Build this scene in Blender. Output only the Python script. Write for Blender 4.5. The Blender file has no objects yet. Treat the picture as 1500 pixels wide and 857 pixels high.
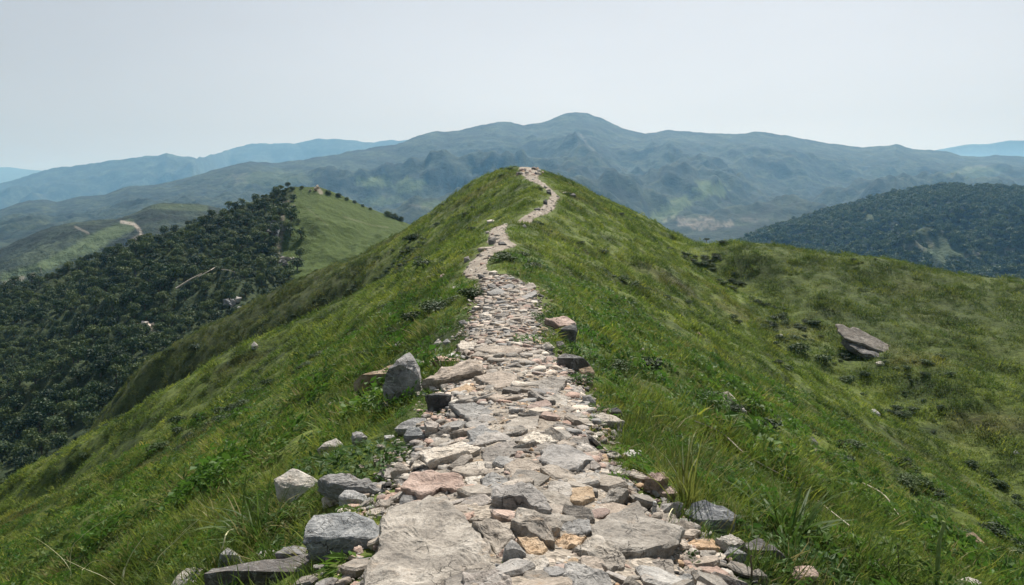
import bpy, bmesh, math, random
import numpy as np
from mathutils import Vector, Matrix, noise as mnoise

sc = bpy.context.scene
rad = math.radians
# ------------------------------------------------------------------ camera
F = 1150.0; CU, CV = 750.0, 428.5
PITCH = rad(6.35)
cam_d = bpy.data.cameras.new('camera'); cam = bpy.data.objects.new('camera', cam_d)
sc.collection.objects.link(cam); sc.camera = cam
cam_d.sensor_width = 36.0; cam_d.lens = 36.0 * F / 1500.0
cam_d.clip_start = 0.05; cam_d.clip_end = 60000
cam.location = (0, 0, 0); cam.rotation_euler = (rad(90) - PITCH, 0, 0)
# ------------------------------------------------------------------ world, sun, exposure
SUN_EL, SUN_AZ = 52.0, 14.0          # azimuth measured from +Y towards +X
world = bpy.data.worlds.new('World'); sc.world = world; world.use_nodes = True
wn = world.node_tree.nodes; wl = world.node_tree.links
bg = wn['Background']
sky = wn.new('ShaderNodeTexSky'); sky.sky_type = 'NISHITA'; sky.sun_disc = False
sky.sun_elevation = rad(SUN_EL); sky.sun_rotation = rad(SUN_AZ)
sky.altitude = 600; sky.air_density = 1.0; sky.dust_density = 3.5; sky.ozone_density = 1.0
hs = wn.new('ShaderNodeHueSaturation'); hs.inputs['Saturation'].default_value = 0.27
hs.inputs['Value'].default_value = 1.0
tcw = wn.new('ShaderNodeTexCoord'); mpw = wn.new('ShaderNodeMapping'); mpw.inputs['Scale'].default_value = (1.0, 1.0, 3.2)
nzw = wn.new('ShaderNodeTexNoise'); nzw.inputs['Scale'].default_value = 1.6; nzw.inputs['Detail'].default_value = 5
mrw = wn.new('ShaderNodeMapRange'); mrw.inputs['From Min'].default_value = 0.3; mrw.inputs['From Max'].default_value = 0.7
mrw.inputs['To Min'].default_value = 0.94; mrw.inputs['To Max'].default_value = 1.06
wl.new(tcw.outputs['Generated'], mpw.inputs['Vector']); wl.new(mpw.outputs[0], nzw.inputs['Vector']); wl.new(nzw.outputs[0], mrw.inputs['Value'])
wl.new(mrw.outputs[0], hs.inputs['Value'])
wl.new(sky.outputs[0], hs.inputs['Color']); wl.new(hs.outputs[0], bg.inputs['Color'])
bg.inputs['Strength'].default_value = 0.064
sl = bpy.data.lights.new('sun', 'SUN'); sun = bpy.data.objects.new('sun', sl)
sc.collection.objects.link(sun)
sl.energy = 5.0; sl.angle = rad(0.6); sl.color = (1.0, 0.955, 0.89)
az, el = rad(SUN_AZ), rad(SUN_EL)
sdir = Vector((math.sin(az)*math.cos(el), math.cos(az)*math.cos(el), math.sin(el)))
sun.rotation_euler = (-sdir).to_track_quat('-Z', 'Y').to_euler(); sun.location = (0, 0, 900)
sc.view_settings.view_transform = 'Standard'; sc.view_settings.look = 'None'
sc.view_settings.exposure = 0.47; sc.view_settings.gamma = 1.0
sc.view_settings.use_curve_mapping = False
sc.cycles.volume_bounces = 2; sc.cycles.max_bounces = 6
sc.cycles.transparent_max_bounces = 6
sc.cycles.use_denoising = True

# ------------------------------------------------------------------ numeric helpers
rng = np.random.default_rng(7); random.seed(7)
_G = rng.random((256, 256)) * 2 * np.pi
_GX, _GY = np.cos(_G), np.sin(_G)
def perlin(x, y):
    x = np.asarray(x, float); y = np.asarray(y, float)
    xi = np.floor(x).astype(int); yi = np.floor(y).astype(int)
    xf = x - xi; yf = y - yi
    u = xf*xf*xf*(xf*(xf*6-15)+10); v = yf*yf*yf*(yf*(yf*6-15)+10)
    def g(a, b, dx, dy):
        return _GX[a & 255, b & 255]*dx + _GY[a & 255, b & 255]*dy
    n00 = g(xi, yi, xf, yf); n10 = g(xi+1, yi, xf-1, yf)
    n01 = g(xi, yi+1, xf, yf-1); n11 = g(xi+1, yi+1, xf-1, yf-1)
    return ((n00*(1-u)+n10*u)*(1-v) + (n01*(1-u)+n11*u)*v) * 1.5
def fbm(x, y, o=4, g=0.5):
    s = 0; a = 1; f = 1
    for k in range(o):
        s = s + a*perlin(x*f+k*17.3, y*f+k*31.7); a *= g; f *= 2.03
    return s
def ridged(x, y, o=5, g=0.5):
    s = 0; a = 1; f = 1; w = 1
    for k in range(o):
        n = 1 - np.abs(perlin(x*f+k*11.3, y*f+k*7.7)); n = n*n*w
        s = s + a*n; w = np.clip(n*1.6, 0, 1); a *= g; f *= 2.07
    return s
def sstep(a, b, x):
    t = np.clip((x-a)/(b-a), 0, 1); return t*t*(3-2*t)
CP, SP = math.cos(PITCH), math.sin(PITCH)
def ray(u, v):
    a = (u-CU)/F; b = (CV-v)/F
    return Vector((a, CP + b*SP, -SP + b*CP))
def pix(u, v, Y):                       # the point at distance Y ahead that is seen at u, v
    r = ray(u, v); return r * (Y / r.y)
def project(p):
    f = p[1]*CP - p[2]*SP; up = p[1]*SP + p[2]*CP
    return CU + F*p[0]/f, CV - F*up/f

# ------------------------------------------------------------------ the ridge: trail and height
TR = [(1000,430,1150,2.2),(900,470,1110,2.8),(857,505,1110,3.25),(800,540,1090,3.75),(760,560,1020,4.25),(700,590,930,5.0),(640,625,868,6.2),
      (590,650,845,7.8),(550,678,832,9.6),(500,684,786,12.5),(460,690,783,16),(430,706,783,19),(419,698,786,20.5),
      (411,701,760,22),(402,699,733,24.5),(392,684,713,27),(382,678,713,30),(372,688,723,32.5),(364,701,738,34.5),(357,724,760,36.5),(352,713,748,38),(338,716,740,42.5),(326,721,744,47),
      (333,722,756,48.5),(330,748,778,50.5),(317,767,782,52),(311,777,797,54),(303,791,809,57),(294,801,815,60.5),(282,808,820,65),(274,796,808,68.5),(268,785,800,71),(262,771,788,74),(254,764,790,78),(247,760,790,84)]
_ty, _tl, _tr_, _tz = [], [], [], []
for v, ul, ur, Y in TR:
    a = pix(ul, v, Y); b = pix(ur, v, Y)
    _ty.append(Y); _tl.append(a.x); _tr_.append(b.x); _tz.append(a.z)
_ty = np.array(_ty); _tl = np.array(_tl); _tr_ = np.array(_tr_); _tz = np.array(_tz)
YY = np.arange(-30, 160, 0.1)
def smooth(vals, sig):
    k = np.exp(-0.5*(np.arange(-int(4*sig/0.1), int(4*sig/0.1)+1)*0.1/sig)**2); k /= k.sum()
    pad = len(k)//2
    return np.convolve(np.pad(vals, pad, mode='edge'), k, mode='valid')
_yc = np.concatenate([[-30, 0, 1.2], _ty, [86.5, 90, 100, 130, 160]])
_zc = np.concatenate([[-1.5, -1.5, -1.55], _tz, [4.25, 3.7, 0.0, -16, -34]])
CZ = smooth(np.interp(YY, _yc, _zc), 0.5)
_TX0 = smooth(np.interp(YY, _ty, (_tl+_tr_)/2), 0.15); _HW = smooth(np.interp(YY, _ty, (_tr_-_tl)/2), 0.15)
_wob = perlin(YY/2.3, YY*0+3.3)*0.16 + perlin(YY/0.9, YY*0+8.3)*0.07
TXC = _TX0 + _wob*sstep(3, 9, YY)*(1-0.85*sstep(20, 26, YY))
CXC = smooth(np.interp(YY, [-30, 0, 8, 20, 35, 47, 60, 70, 84, 160], [0.1, 0.1, .1, -.1, -.6, .0, 2.0, 2.4, 1.1, 1.1]), 3.0)
fi = lambda arr: (lambda y: np.interp(y, YY, arr))
cz, tx, hw, cx = fi(CZ), fi(TXC), fi(_HW), fi(CXC)
_sx = [-60, 0, 8, 16.25, 22.06, 27.5, 32.7, 42.1, 60, 100, 160]
_sz = [-14, 1.0, -0.6, -2.1, -3.3, -4.2, -4.95, -6.3, -9.0, -16, -30]
def H(x, y, fine=True):
    x = np.asarray(x, float); y = np.asarray(y, float)
    c = cx(y); d = x - c
    w = 1.0 + 0.9*sstep(20, 70, y) + 0.9*sstep(76, 86, y)
    sL = 0.60 + 0.03*perlin(y/14, x/30); sR = 0.53 - 0.02*sstep(60, 84, y)
    g = np.where(d < 0, sL, sR)*(np.sqrt(d*d+w*w)-w)
    main = cz(y) - g
    dl = np.clip(-d, 0, 60)
    main = main - sstep(4, 22, dl)*(1.0 + 0.085*dl)*(0.5+0.5*np.cos(2*np.pi*(y-85-0.25*dl)/24.0))*sstep(26, 45, y)
    main = main - 4.2*sstep(9, 26, dl)*np.exp(-((y-69+0.03*dl)/5.5)**2) + 2.0*sstep(8, 28, dl)*np.exp(-((y-54+0.05*dl)/7.0)**2)
    main = main + sstep(9, 24, dl)*(0.6 + 1.5*np.exp(-((y-85)/6.0)**2)) - 7.0*sstep(40, 56, dl)*sstep(68, 78, y)
    main = main - sstep(2, 20, dl)*0.7*perlin((y+0.3*dl)/5.0, dl/22)
    dr = np.clip(d, 0, 60)
    main = main + sstep(3, 16, dr)*0.55*perlin((y-0.25*dr)/4.6+40, dr/20)
    ys = 75 - 0.4*(x-16); e = ys - y
    zs = np.interp(x, _sx, _sz)
    spur = zs - np.where(e > 0, 0.34, 0.6)*(np.sqrt(e*e+9)-3)
    spur = spur + 0.5*perlin(x/7.0+9, e/16.0)*sstep(2, 10, e)
    k = 0.3; dg = main-spur
    dip = 1.5*np.exp(-((dg+1.5)/1.5)**2)*sstep(6, 12, x-c)*sstep(-40, -2, -e)
    main = main - dip; spur = spur - dip
    m = np.maximum(main, spur)
    z = m + k*np.log(np.exp((main-m)/k)+np.exp((spur-m)/k)) * (x > c)
    z = np.where(x > c, z - k*0.0, main)
    off = sstep(0.8, 4.0, np.abs(d))
    if fine:
        ax = np.abs(x - tx(y)); nt = sstep(0.0, 1.2, ax - hw(y))
        z = z + off*0.30*fbm(x/7.0, y/6.0, 3) + (0.15+0.85*nt)*((0.15-0.06*sstep(14, 22, x))*fbm(x/1.3+5, y/1.3, 3)) + nt*0.07*perlin(x/0.42, y/0.42)
        # soil worn down along the trail
        z = z - 0.05*(1-sstep(-0.1, 0.25, ax-hw(y)))
    return z
def Hs(x, y): return float(H(x, y))
def normal(x, y, e=0.15):
    n = Vector((Hs(x-e, y)-Hs(x+e, y), Hs(x, y-e)-Hs(x, y+e), 2*e)); return n.normalized()
def at(u, v, y0=1.5, y1=120):
    r = ray(u, v); r = r/r.y
    ys = np.geomspace(y0, y1, 4000)
    h = H(ys*r.x, ys); z = ys*r.z
    k = np.nonzero(z < h)[0]
    if len(k) == 0: return r*y1
    i = k[0]
    if i == 0: return Vector((r.x*ys[0], ys[0], h[0]))
    a = (z[i-1]-h[i-1]); b = (h[i]-z[i]); Y = ys[i-1] + (ys[i]-ys[i-1])*a/(a+b+1e-9)
    return Vector((r.x*Y, Y, r.z*Y))

# ------------------------------------------------------------------ materials
def mat(name, rough=0.9):
    m = bpy.data.materials.new(name); m.use_nodes = True
    nt = m.node_tree; b = nt.nodes['Principled BSDF']
    b.inputs['Roughness'].default_value = rough
    b.inputs['Specular IOR Level'].default_value = 0.25
    return m, nt, b
def N(nt, t, **kw):
    n = nt.nodes.new(t)
    for k, v in kw.items():
        if k in n.inputs.keys(): n.inputs[k].default_value = v
        else: setattr(n, k, v)
    return n
def ramp(nt, fac, stops, interp='LINEAR'):
    r = nt.nodes.new('ShaderNodeValToRGB'); r.color_ramp.interpolation = interp
    el = r.color_ramp.elements
    while len(el) < len(stops): el.new(0.5)
    for e, (p, c) in zip(el, stops):
        e.position = p; e.color = (*c, 1)
    nt.links.new(fac, r.inputs[0]); return r.outputs[0]
def noise_n(nt, vec, scale, detail=4, rough=0.55, dist=0.0):
    n = nt.nodes.new('ShaderNodeTexNoise'); n.inputs['Scale'].default_value = scale
    n.inputs['Detail'].default_value = detail; n.inputs['Roughness'].default_value = rough
    n.inputs['Distortion'].default_value = dist
    nt.links.new(vec, n.inputs['Vector']); return n.outputs[0]
def mix(nt, fac, a, b, mode='MIX'):
    n = nt.nodes.new('ShaderNodeMix'); n.data_type = 'RGBA'; n.blend_type = mode
    for s, v in ((n.inputs[0], fac), (n.inputs[6], a), (n.inputs[7], b)):
        if hasattr(v, 'node'): nt.links.new(v, s)
        elif isinstance(v, (tuple, list)): s.default_value = (*v, 1)
        else: s.default_value = v
    return n.outputs[2]
def mth(nt, op, a, b=None, c=None):
    n = nt.nodes.new('ShaderNodeMath'); n.operation = op
    for i, v in enumerate((a, b, c)):
        if v is None: continue
        if hasattr(v, 'node'): nt.links.new(v, n.inputs[i])
        else: n.inputs[i].default_value = v
    return n.outputs[0]
def vmap(nt, vec, scale=(1, 1, 1), rot=(0, 0, 0)):
    n = nt.nodes.new('ShaderNodeMapping'); n.inputs['Scale'].default_value = scale
    n.inputs['Rotation'].default_value = rot; nt.links.new(vec, n.inputs['Vector']); return n.outputs[0]
def bump(nt, b, h, strength, dist):
    n = nt.nodes.new('ShaderNodeBump'); n.inputs['Strength'].default_value = strength
    n.inputs['Distance'].default_value = dist
    nt.links.new(h, n.inputs['Height']); nt.links.new(n.outputs[0], b.inputs['Normal'])
def geo_pos(nt): return nt.nodes.new('ShaderNodeNewGeometry').outputs['Position']

def grass_colour(nt, pos):
    """patches of bright, deep and dry grass laid out on the slope by world position"""
    streak = vmap(nt, pos, (0.22, 0.36, 0.22))
    n1 = noise_n(nt, streak, 1.0, 5, 0.62)
    n2 = noise_n(nt, pos, 0.9, 4, 0.6)
    n3 = noise_n(nt, vmap(nt, pos, (0.09, 0.2, 0.09)), 1.0, 4, 0.6)
    t = mth(nt, 'ADD', mth(nt, 'MULTIPLY', n1, 0.65), mth(nt, 'MULTIPLY', n2, 0.35))
    c = ramp(nt, t, [(0.36, (0.048, 0.086, 0.022)), (0.46, (0.115, 0.175, 0.035)),
                     (0.54, (0.178, 0.255, 0.048)), (0.66, (0.255, 0.335, 0.075))])
    dry = ramp(nt, n3, [(0.56, (0, 0, 0)), (0.7, (1, 1, 1))])
    c = mix(nt, mth(nt, 'MULTIPLY', dry, 0.45), c, (0.20, 0.165, 0.065))
    sx = nt.nodes.new('ShaderNodeSeparateXYZ'); nt.links.new(pos, sx.inputs[0])
    def ss(v, a, b_):
        mr = nt.nodes.new('ShaderNodeMapRange'); mr.interpolation_type = 'SMOOTHSTEP'; mr.inputs['From Min'].default_value = a; mr.inputs['From Max'].default_value = b_
        nt.links.new(v, mr.inputs['Value']); return mr.outputs[0]
    outer = mth(nt, 'MULTIPLY', ss(sx.outputs[1], 60.0, 66.0), ss(sx.outputs[0], -9.0, -18.0))      # the farther left rib is duller in colour
    c = mix(nt, mth(nt, 'MULTIPLY', outer, 0.6), c, (0.085, 0.105, 0.045))
    spur_ = mth(nt, 'MULTIPLY', ss(sx.outputs[1], 44.0, 56.0), ss(sx.outputs[0], 17.0, 26.0))       # and so is the right shoulder
    return mix(nt, mth(nt, 'MULTIPLY', spur_, 0.62), c, (0.100, 0.150, 0.040))
def make_blade(name, shift=None, vary=0.5):
    m, nt, b = mat(name, 0.6)
    pos = geo_pos(nt); c = grass_colour(nt, pos)
    oi = nt.nodes.new('ShaderNodeObjectInfo'); g = nt.nodes.new('ShaderNodeNewGeometry')
    r = ramp(nt, g.outputs['Random Per Island'], [(0.0, (0.55, 0.6, 0.6)), (0.6, (1.05, 1.0, 0.9)), (0.88, (1.2, 1.12, 0.95)), (1.0, (1.75, 1.5, 1.35))])
    r2 = ramp(nt, oi.outputs['Random'], [(0.0, (0.42, 0.52, 0.55)), (0.3, (0.8, 0.9, 0.9)), (0.75, (1.1, 1.05, 1.0)), (1.0, (1.6, 1.35, 1.1))])
    c = mix(nt, 1.0, c, r, 'MULTIPLY'); c = mix(nt, 1.0, c, r2, 'MULTIPLY')
    if shift: c = mix(nt, shift[0], c, shift[1])
    nt.links.new(c, b.inputs['Base Color'])
    tr = nt.nodes.new('ShaderNodeBsdfTranslucent'); nt.links.new(c, tr.inputs['Color'])
    ms = nt.nodes.new('ShaderNodeMixShader'); ms.inputs[0].default_value = 0.42
    nt.links.new(b.outputs[0], ms.inputs[1]); nt.links.new(tr.outputs[0], ms.inputs[2])
    nt.links.new(ms.outputs[0], nt.nodes['Material Output'].inputs['Surface'])
    return m
M = {}
M['blade'] = make_blade('grass_blade')
M['blade_dry'] = make_blade('dry_grass_blade', (0.75, (0.30, 0.25, 0.11)))
M['blade_deep'] = make_blade('deep_green_blade', (0.7, (0.035, 0.095, 0.02)))
M['blade_olive'] = make_blade('olive_blade', (0.7, (0.16, 0.17, 0.04)))
M['leaf_fresh'] = make_blade('fresh_leaf', (0.8, (0.06, 0.15, 0.02)))
def leaf_mat(name, lo, mid, hi):
    m, nt, b = mat(name, 0.65)
    g = nt.nodes.new('ShaderNodeNewGeometry'); oi = nt.nodes.new('ShaderNodeObjectInfo')
    pos = g.outputs['Position']
    n = noise_n(nt, pos, 0.055, 4, 0.6)
    t = mth(nt, 'ADD', mth(nt, 'MULTIPLY', n, 0.5), mth(nt, 'MULTIPLY', oi.outputs['Random'], 0.5))
    c = ramp(nt, t, [(0.25, lo), (0.47, mid), (0.66, hi)])
    r = ramp(nt, g.outputs['Random Per Island'], [(0, (0.6, 0.65, 0.65)), (1, (1.4, 1.3, 1.2))])
    c = mix(nt, 1.0, c, r, 'MULTIPLY'); nt.links.new(c, b.inputs['Base Color'])
    tr = nt.nodes.new('ShaderNodeBsdfTranslucent'); nt.links.new(c, tr.inputs['Color'])
    ms = nt.nodes.new('ShaderNodeMixShader'); ms.inputs[0].default_value = 0.2
    nt.links.new(b.outputs[0], ms.inputs[1]); nt.links.new(tr.outputs[0], ms.inputs[2])
    nt.links.new(ms.outputs[0], nt.nodes['Material Output'].inputs['Surface'])
    return m
M['leaf'] = leaf_mat('tree_leaf', (0.018, 0.040, 0.016), (0.038, 0.074, 0.024), (0.085, 0.125, 0.038))
M['leaf_far'] = leaf_mat('far_tree_leaf', (0.03, 0.06, 0.02), (0.05, 0.09, 0.028), (0.08, 0.12, 0.04))
M['leaf_dark'] = leaf_mat('dark_leaf', (0.022, 0.048, 0.014), (0.036, 0.072, 0.02), (0.06, 0.105, 0.03))
m, nt, b = mat('bark', 0.95); nt.links.new(ramp(nt, noise_n(nt, geo_pos(nt), 9, 4), [(0.3, (0.06, 0.045, 0.03)), (0.7, (0.15, 0.12, 0.09))]), b.inputs['Base Color']); M['bark'] = m
m, nt, b = mat('bleached_wood', 0.9); nt.links.new(ramp(nt, noise_n(nt, geo_pos(nt), 3, 4), [(0.3, (0.30, 0.26, 0.20)), (0.7, (0.55, 0.50, 0.42))]), b.inputs['Base Color']); M['deadwood'] = m
m, nt, b = mat('straw', 0.7); nt.links.new(ramp(nt, noise_n(nt, geo_pos(nt), 14, 3), [(0.3, (0.50, 0.49, 0.24)), (0.7, (0.78, 0.76, 0.50))]), b.inputs['Base Color']); M['straw'] = m
m, nt, b = mat('green_stalk', 0.7); nt.links.new(ramp(nt, noise_n(nt, geo_pos(nt), 20, 3), [(0.3, (0.16, 0.24, 0.07)), (0.7, (0.30, 0.36, 0.13))]), b.inputs['Base Color']); M['green_stalk'] = m

# ground under the grass
m, nt, b = mat('slope_ground', 0.95)
pos = geo_pos(nt); c = grass_colour(nt, pos)
n = noise_n(nt, vmap(nt, pos, (1.0, 1.6, 1.0)), 3.5, 6, 0.7)
dk = ramp(nt, n, [(0.3, (0.22, 0.22, 0.22)), (0.5, (0.5, 0.48, 0.48)), (0.7, (0.85, 0.78, 0.8))])  # uneven tone; its dark spots paint shadowed gaps in the grass
c = mix(nt, 1.0, c, dk, 'MULTIPLY')
soil = ramp(nt, noise_n(nt, pos, 0.7, 5, 0.7), [(0.66, (0, 0, 0)), (0.74, (1, 1, 1))])
c = mix(nt, mth(nt, 'MULTIPLY', soil, 0.7), c, (0.11, 0.085, 0.055))
nt.links.new(c, b.inputs['Base Color'])
bump(nt, b, noise_n(nt, pos, 6, 5, 0.7), 0.7, 0.12); M['ground'] = m
# dirt of the trail
m, nt, b = mat('trail_dirt', 0.95)
pos = geo_pos(nt)
c = ramp(nt, noise_n(nt, pos, 2.0, 6, 0.7), [(0.3, (0.19, 0.162, 0.130)), (0.5, (0.32, 0.28, 0.23)), (0.7, (0.46, 0.41, 0.345))])
vz = N(nt, 'ShaderNodeTexVoronoi', Scale=38.0); nt.links.new(pos, vz.inputs['Vector'])
gc = ramp(nt, vz.outputs['Color'], [(0.2, (0.5, 0.5, 0.5)), (0.8, (1.3, 1.3, 1.3))])
c = mix(nt, 0.7, c, gc, 'MULTIPLY')
nt.links.new(c, b.inputs['Base Color'])
bump(nt, b, mth(nt, 'ADD', vz.outputs['Distance'], noise_n(nt, pos, 25, 5, 0.7)), 0.9, 0.02); M['dirt'] = m

def rock_mat(name, cols, veins=0.0, spots=0.3, lay=1.0):
    m, nt, b = mat(name, 0.82)
    g = nt.nodes.new('ShaderNodeNewGeometry'); oi = nt.nodes.new('ShaderNodeObjectInfo')
    pos = g.outputs['Position']
    off = nt.nodes.new('ShaderNodeVectorMath'); off.operation = 'SCALE'
    nt.links.new(oi.outputs['Location'], off.inputs[0]); off.inputs['Scale'].default_value = 3.1
    ad = nt.nodes.new('ShaderNodeVectorMath'); nt.links.new(pos, ad.inputs[0]); nt.links.new(off.outputs[0], ad.inputs[1])
    p = ad.outputs[0]
    n1 = noise_n(nt, p, 3.2, 8, 0.68, 0.6); n2 = noise_n(nt, p, 22, 6, 0.7)
    t = mth(nt, 'ADD', mth(nt, 'MULTIPLY', n1, 0.75), mth(nt, 'MULTIPLY', n2, 0.25))
    c = ramp(nt, t, [(0.33, cols[0]), (0.5, cols[1]), (0.67, cols[2])])
    rr = mth(nt, 'FRACT', mth(nt, 'ADD', oi.outputs['Random'], g.outputs['Random Per Island']))
    tint = ramp(nt, rr, [(0, (0.62, 0.62, 0.64)), (0.3, (0.9, 0.9, 0.89)), (0.55, (1.05, 1.0, 0.95)), (0.8, (1.16, 1.04, 0.95)), (0.92, (0.82, 0.84, 0.86)), (1, (1.3, 1.27, 1.22))])
    c = mix(nt, 0.85, c, tint, 'MULTIPLY')
    # ochre stain, dark lichen patches and the painted-in dark of pits
    st = ramp(nt, noise_n(nt, p, 5.5, 5, 0.65, 0.8), [(0.6, (0, 0, 0)), (0.7, (1, 1, 1))])
    c = mix(nt, mth(nt, 'MULTIPLY', st, spots), c, (0.38, 0.25, 0.14))
    li = ramp(nt, noise_n(nt, p, 13, 6, 0.75), [(0.56, (0, 0, 0)), (0.63, (1, 1, 1))])
    c = mix(nt, mth(nt, 'MULTIPLY', li, 0.55), c, (0.10, 0.10, 0.095))
    if veins:
        w = N(nt, 'ShaderNodeTexNoise', Scale=4.0, Detail=5.0, Distortion=1.4); nt.links.new(p, w.inputs['Vector'])
        vv = ramp(nt, w.outputs[0], [(0.47, (0, 0, 0)), (0.5, (.6, .6, .6)), (0.51, (0, 0, 0))])
        c = mix(nt, mth(nt, 'MULTIPLY', vv, veins), c, (0.62, 0.62, 0.6))
    cr = N(nt, 'ShaderNodeTexVoronoi', Scale=7.0); cr.feature = 'DISTANCE_TO_EDGE'
    wp_ = nt.nodes.new('ShaderNodeVectorMath'); wp_.operation = 'ADD'; nz = N(nt, 'ShaderNodeTexNoise', Scale=9.0, Detail=5.0); nt.links.new(p, nz.inputs['Vector'])
    sc_ = nt.nodes.new('ShaderNodeVectorMath'); sc_.operation = 'SCALE'; sc_.inputs['Scale'].default_value = 0.22; nt.links.new(nz.outputs['Color'], sc_.inputs[0])
    nt.links.new(p, wp_.inputs[0]); nt.links.new(sc_.outputs[0], wp_.inputs[1]); nt.links.new(wp_.outputs[0], cr.inputs['Vector'])
    crk = ramp(nt, cr.outputs['Distance'], [(0.0, (1, 1, 1)), (0.022, (0, 0, 0))])
    msk = ramp(nt, noise_n(nt, p, 2.5, 3), [(0.52, (0, 0, 0)), (0.6, (1, 1, 1))])
    crk = mth(nt, 'MULTIPLY', crk, msk)
    fine_ = ramp(nt, noise_n(nt, p, 60, 5, 0.75), [(0.35, (0.62, 0.62, 0.62)), (0.5, (1, 1, 1)), (0.68, (1.25, 1.25, 1.25))])
    c = mix(nt, 0.8, c, fine_, 'MULTIPLY')
    c = mix(nt, mth(nt, 'MULTIPLY', crk, 0.65), c, (0.05, 0.045, 0.04))
    nt.links.new(c, b.inputs['Base Color'])
    l = noise_n(nt, vmap(nt, p, (6, 6, 40)), 1.0, 3, 0.6)
    h = mth(nt, 'ADD', mth(nt, 'ADD', mth(nt, 'MULTIPLY', n1, 1.5), mth(nt, 'MULTIPLY', crk, -0.7)), mth(nt, 'ADD', mth(nt, 'MULTIPLY', n2, 0.5), mth(nt, 'MULTIPLY', l, 0.5*lay)))
    bump(nt, b, h, 1.0, 0.032)
    return m
M['tan'] = rock_mat('tan_schist', [(0.13, 0.118, 0.105), (0.31, 0.285, 0.25), (0.54, 0.505, 0.455)])
M['pink'] = rock_mat('pink_stone', [(0.27, 0.195, 0.165), (0.40, 0.305, 0.26), (0.53, 0.43, 0.38)], spots=0.2)
M['weathered'] = rock_mat('weathered_stone', [(0.07, 0.062, 0.052), (0.20, 0.18, 0.155), (0.42, 0.385, 0.34)], spots=0.3)
M['grey'] = rock_mat('grey_stone', [(0.17, 0.17, 0.165), (0.29, 0.285, 0.275), (0.45, 0.44, 0.42)], veins=0.4)
M['blue'] = rock_mat('blue_grey_stone', [(0.13, 0.14, 0.15), (0.25, 0.265, 0.275), (0.42, 0.43, 0.43)], veins=0.8, spots=0.1)
M['dark'] = rock_mat('dark_stone', [(0.055, 0.056, 0.058), (0.105, 0.105, 0.105), (0.20, 0.20, 0.195)], veins=0.5, spots=0.1)
M['pale'] = rock_mat('pale_stone', [(0.38, 0.345, 0.29), (0.54, 0.50, 0.44), (0.70, 0.67, 0.61)], spots=0.3)
M['white'] = rock_mat('white_stone', [(0.42, 0.42, 0.40), (0.56, 0.56, 0.54), (0.68, 0.68, 0.66)], spots=0.0)
M['ochre'] = rock_mat('ochre_stone', [(0.30, 0.21, 0.13), (0.44, 0.33, 0.22), (0.56, 0.47, 0.36)], spots=0.6)

# far hills
def hill_mat(name, lo, mid, hi, grass, bare, s=1.0):
    m, nt, b = mat(name, 0.95)
    pos = geo_pos(nt)
    n = mth(nt, 'ADD', mth(nt, 'MULTIPLY', noise_n(nt, pos, 0.012*s, 6, 0.65), 0.6), mth(nt, 'MULTIPLY', noise_n(nt, pos, 0.06*s, 5, 0.7), 0.4))
    c = ramp(nt, n, [(0.40, lo), (0.5, mid), (0.60, hi)])
    a = nt.nodes.new('ShaderNodeAttribute'); a.attribute_name = 'patch'
    sep = nt.nodes.new('ShaderNodeSeparateColor'); nt.links.new(a.outputs['Color'], sep.inputs[0])
    gr = mix(nt, noise_n(nt, pos, 0.05*s, 5, 0.7), tuple(x*0.55 for x in grass), tuple(x*1.4 for x in grass))
    ba = mix(nt, noise_n(nt, pos, 0.08*s, 5, 0.7), tuple(x*0.6 for x in bare), tuple(x*1.3 for x in bare))
    c = mix(nt, sep.outputs[0], c, gr); c = mix(nt, sep.outputs[1], c, ba)
    nt.links.new(c, b.inputs['Base Color'])
    bump(nt, b, noise_n(nt, pos, 0.09*s, 5, 0.7), 1.0, 6.0/s)
    return m
M['far'] = hill_mat('far_forest', (0.003, 0.009, 0.006), (0.012, 0.025, 0.016), (0.045, 0.065, 0.036), (0.10, 0.145, 0.05), (0.36, 0.32, 0.27))
M['mid'] = hill_mat('near_hill_cover', (0.018, 0.032, 0.012), (0.03, 0.05, 0.016), (0.06, 0.075, 0.028), (0.052, 0.084, 0.012), (0.26, 0.23, 0.18), s=9.0)

# ------------------------------------------------------------------ object helpers
COL = sc.collection
def tag(o, label=None, cat=None, group=None, kind=None):
    if label: o['label'] = label
    if cat: o['category'] = cat
    if group: o['group'] = group
    if kind: o['kind'] = kind
    return o
def mesh_np(name, V, Fq, mats, smooth_=False, attr=None, midx=None):
    me = bpy.data.meshes.new(name)
    V = np.asarray(V, np.float32); Fq = np.asarray(Fq, np.int32)
    k = Fq.shape[1]
    me.vertices.add(len(V)); me.vertices.foreach_set('co', V.ravel())
    me.loops.add(Fq.size); me.loops.foreach_set('vertex_index', Fq.ravel())
    me.polygons.add(len(Fq)); me.polygons.foreach_set('loop_start', np.arange(0, Fq.size, k, dtype=np.int32))
    me.polygons.foreach_set('loop_total', np.full(len(Fq), k, np.int32))
    if smooth_: me.polygons.foreach_set('use_smooth', np.ones(len(Fq), bool))
    if midx is not None: me.polygons.foreach_set('material_index', np.asarray(midx, np.int32))
    for mm in (mats if isinstance(mats, (list, tuple)) else [mats]): me.materials.append(mm)
    if attr is not None:
        a = me.color_attributes.new('patch', 'FLOAT_COLOR', 'POINT')
        buf = np.zeros((len(V), 4), np.float32); buf[:, :attr.shape[1]] = attr; buf[:, 3] = 1
        a.data.foreach_set('color', buf.ravel())
    me.update(calc_edges=True); me.validate()
    return me
def link(name, me, parent=None, loc=None):
    o = bpy.data.objects.new(name, me); COL.objects.link(o)
    if parent: o.parent = parent
    if loc is not None: o.location = loc
    return o
def grid_faces(nr, nc):
    i = np.arange(nr-1)[:, None]*nc + np.arange(nc-1)[None, :]
    return np.stack([i, i+1, i+nc+1, i+nc], -1).reshape(-1, 4)

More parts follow.
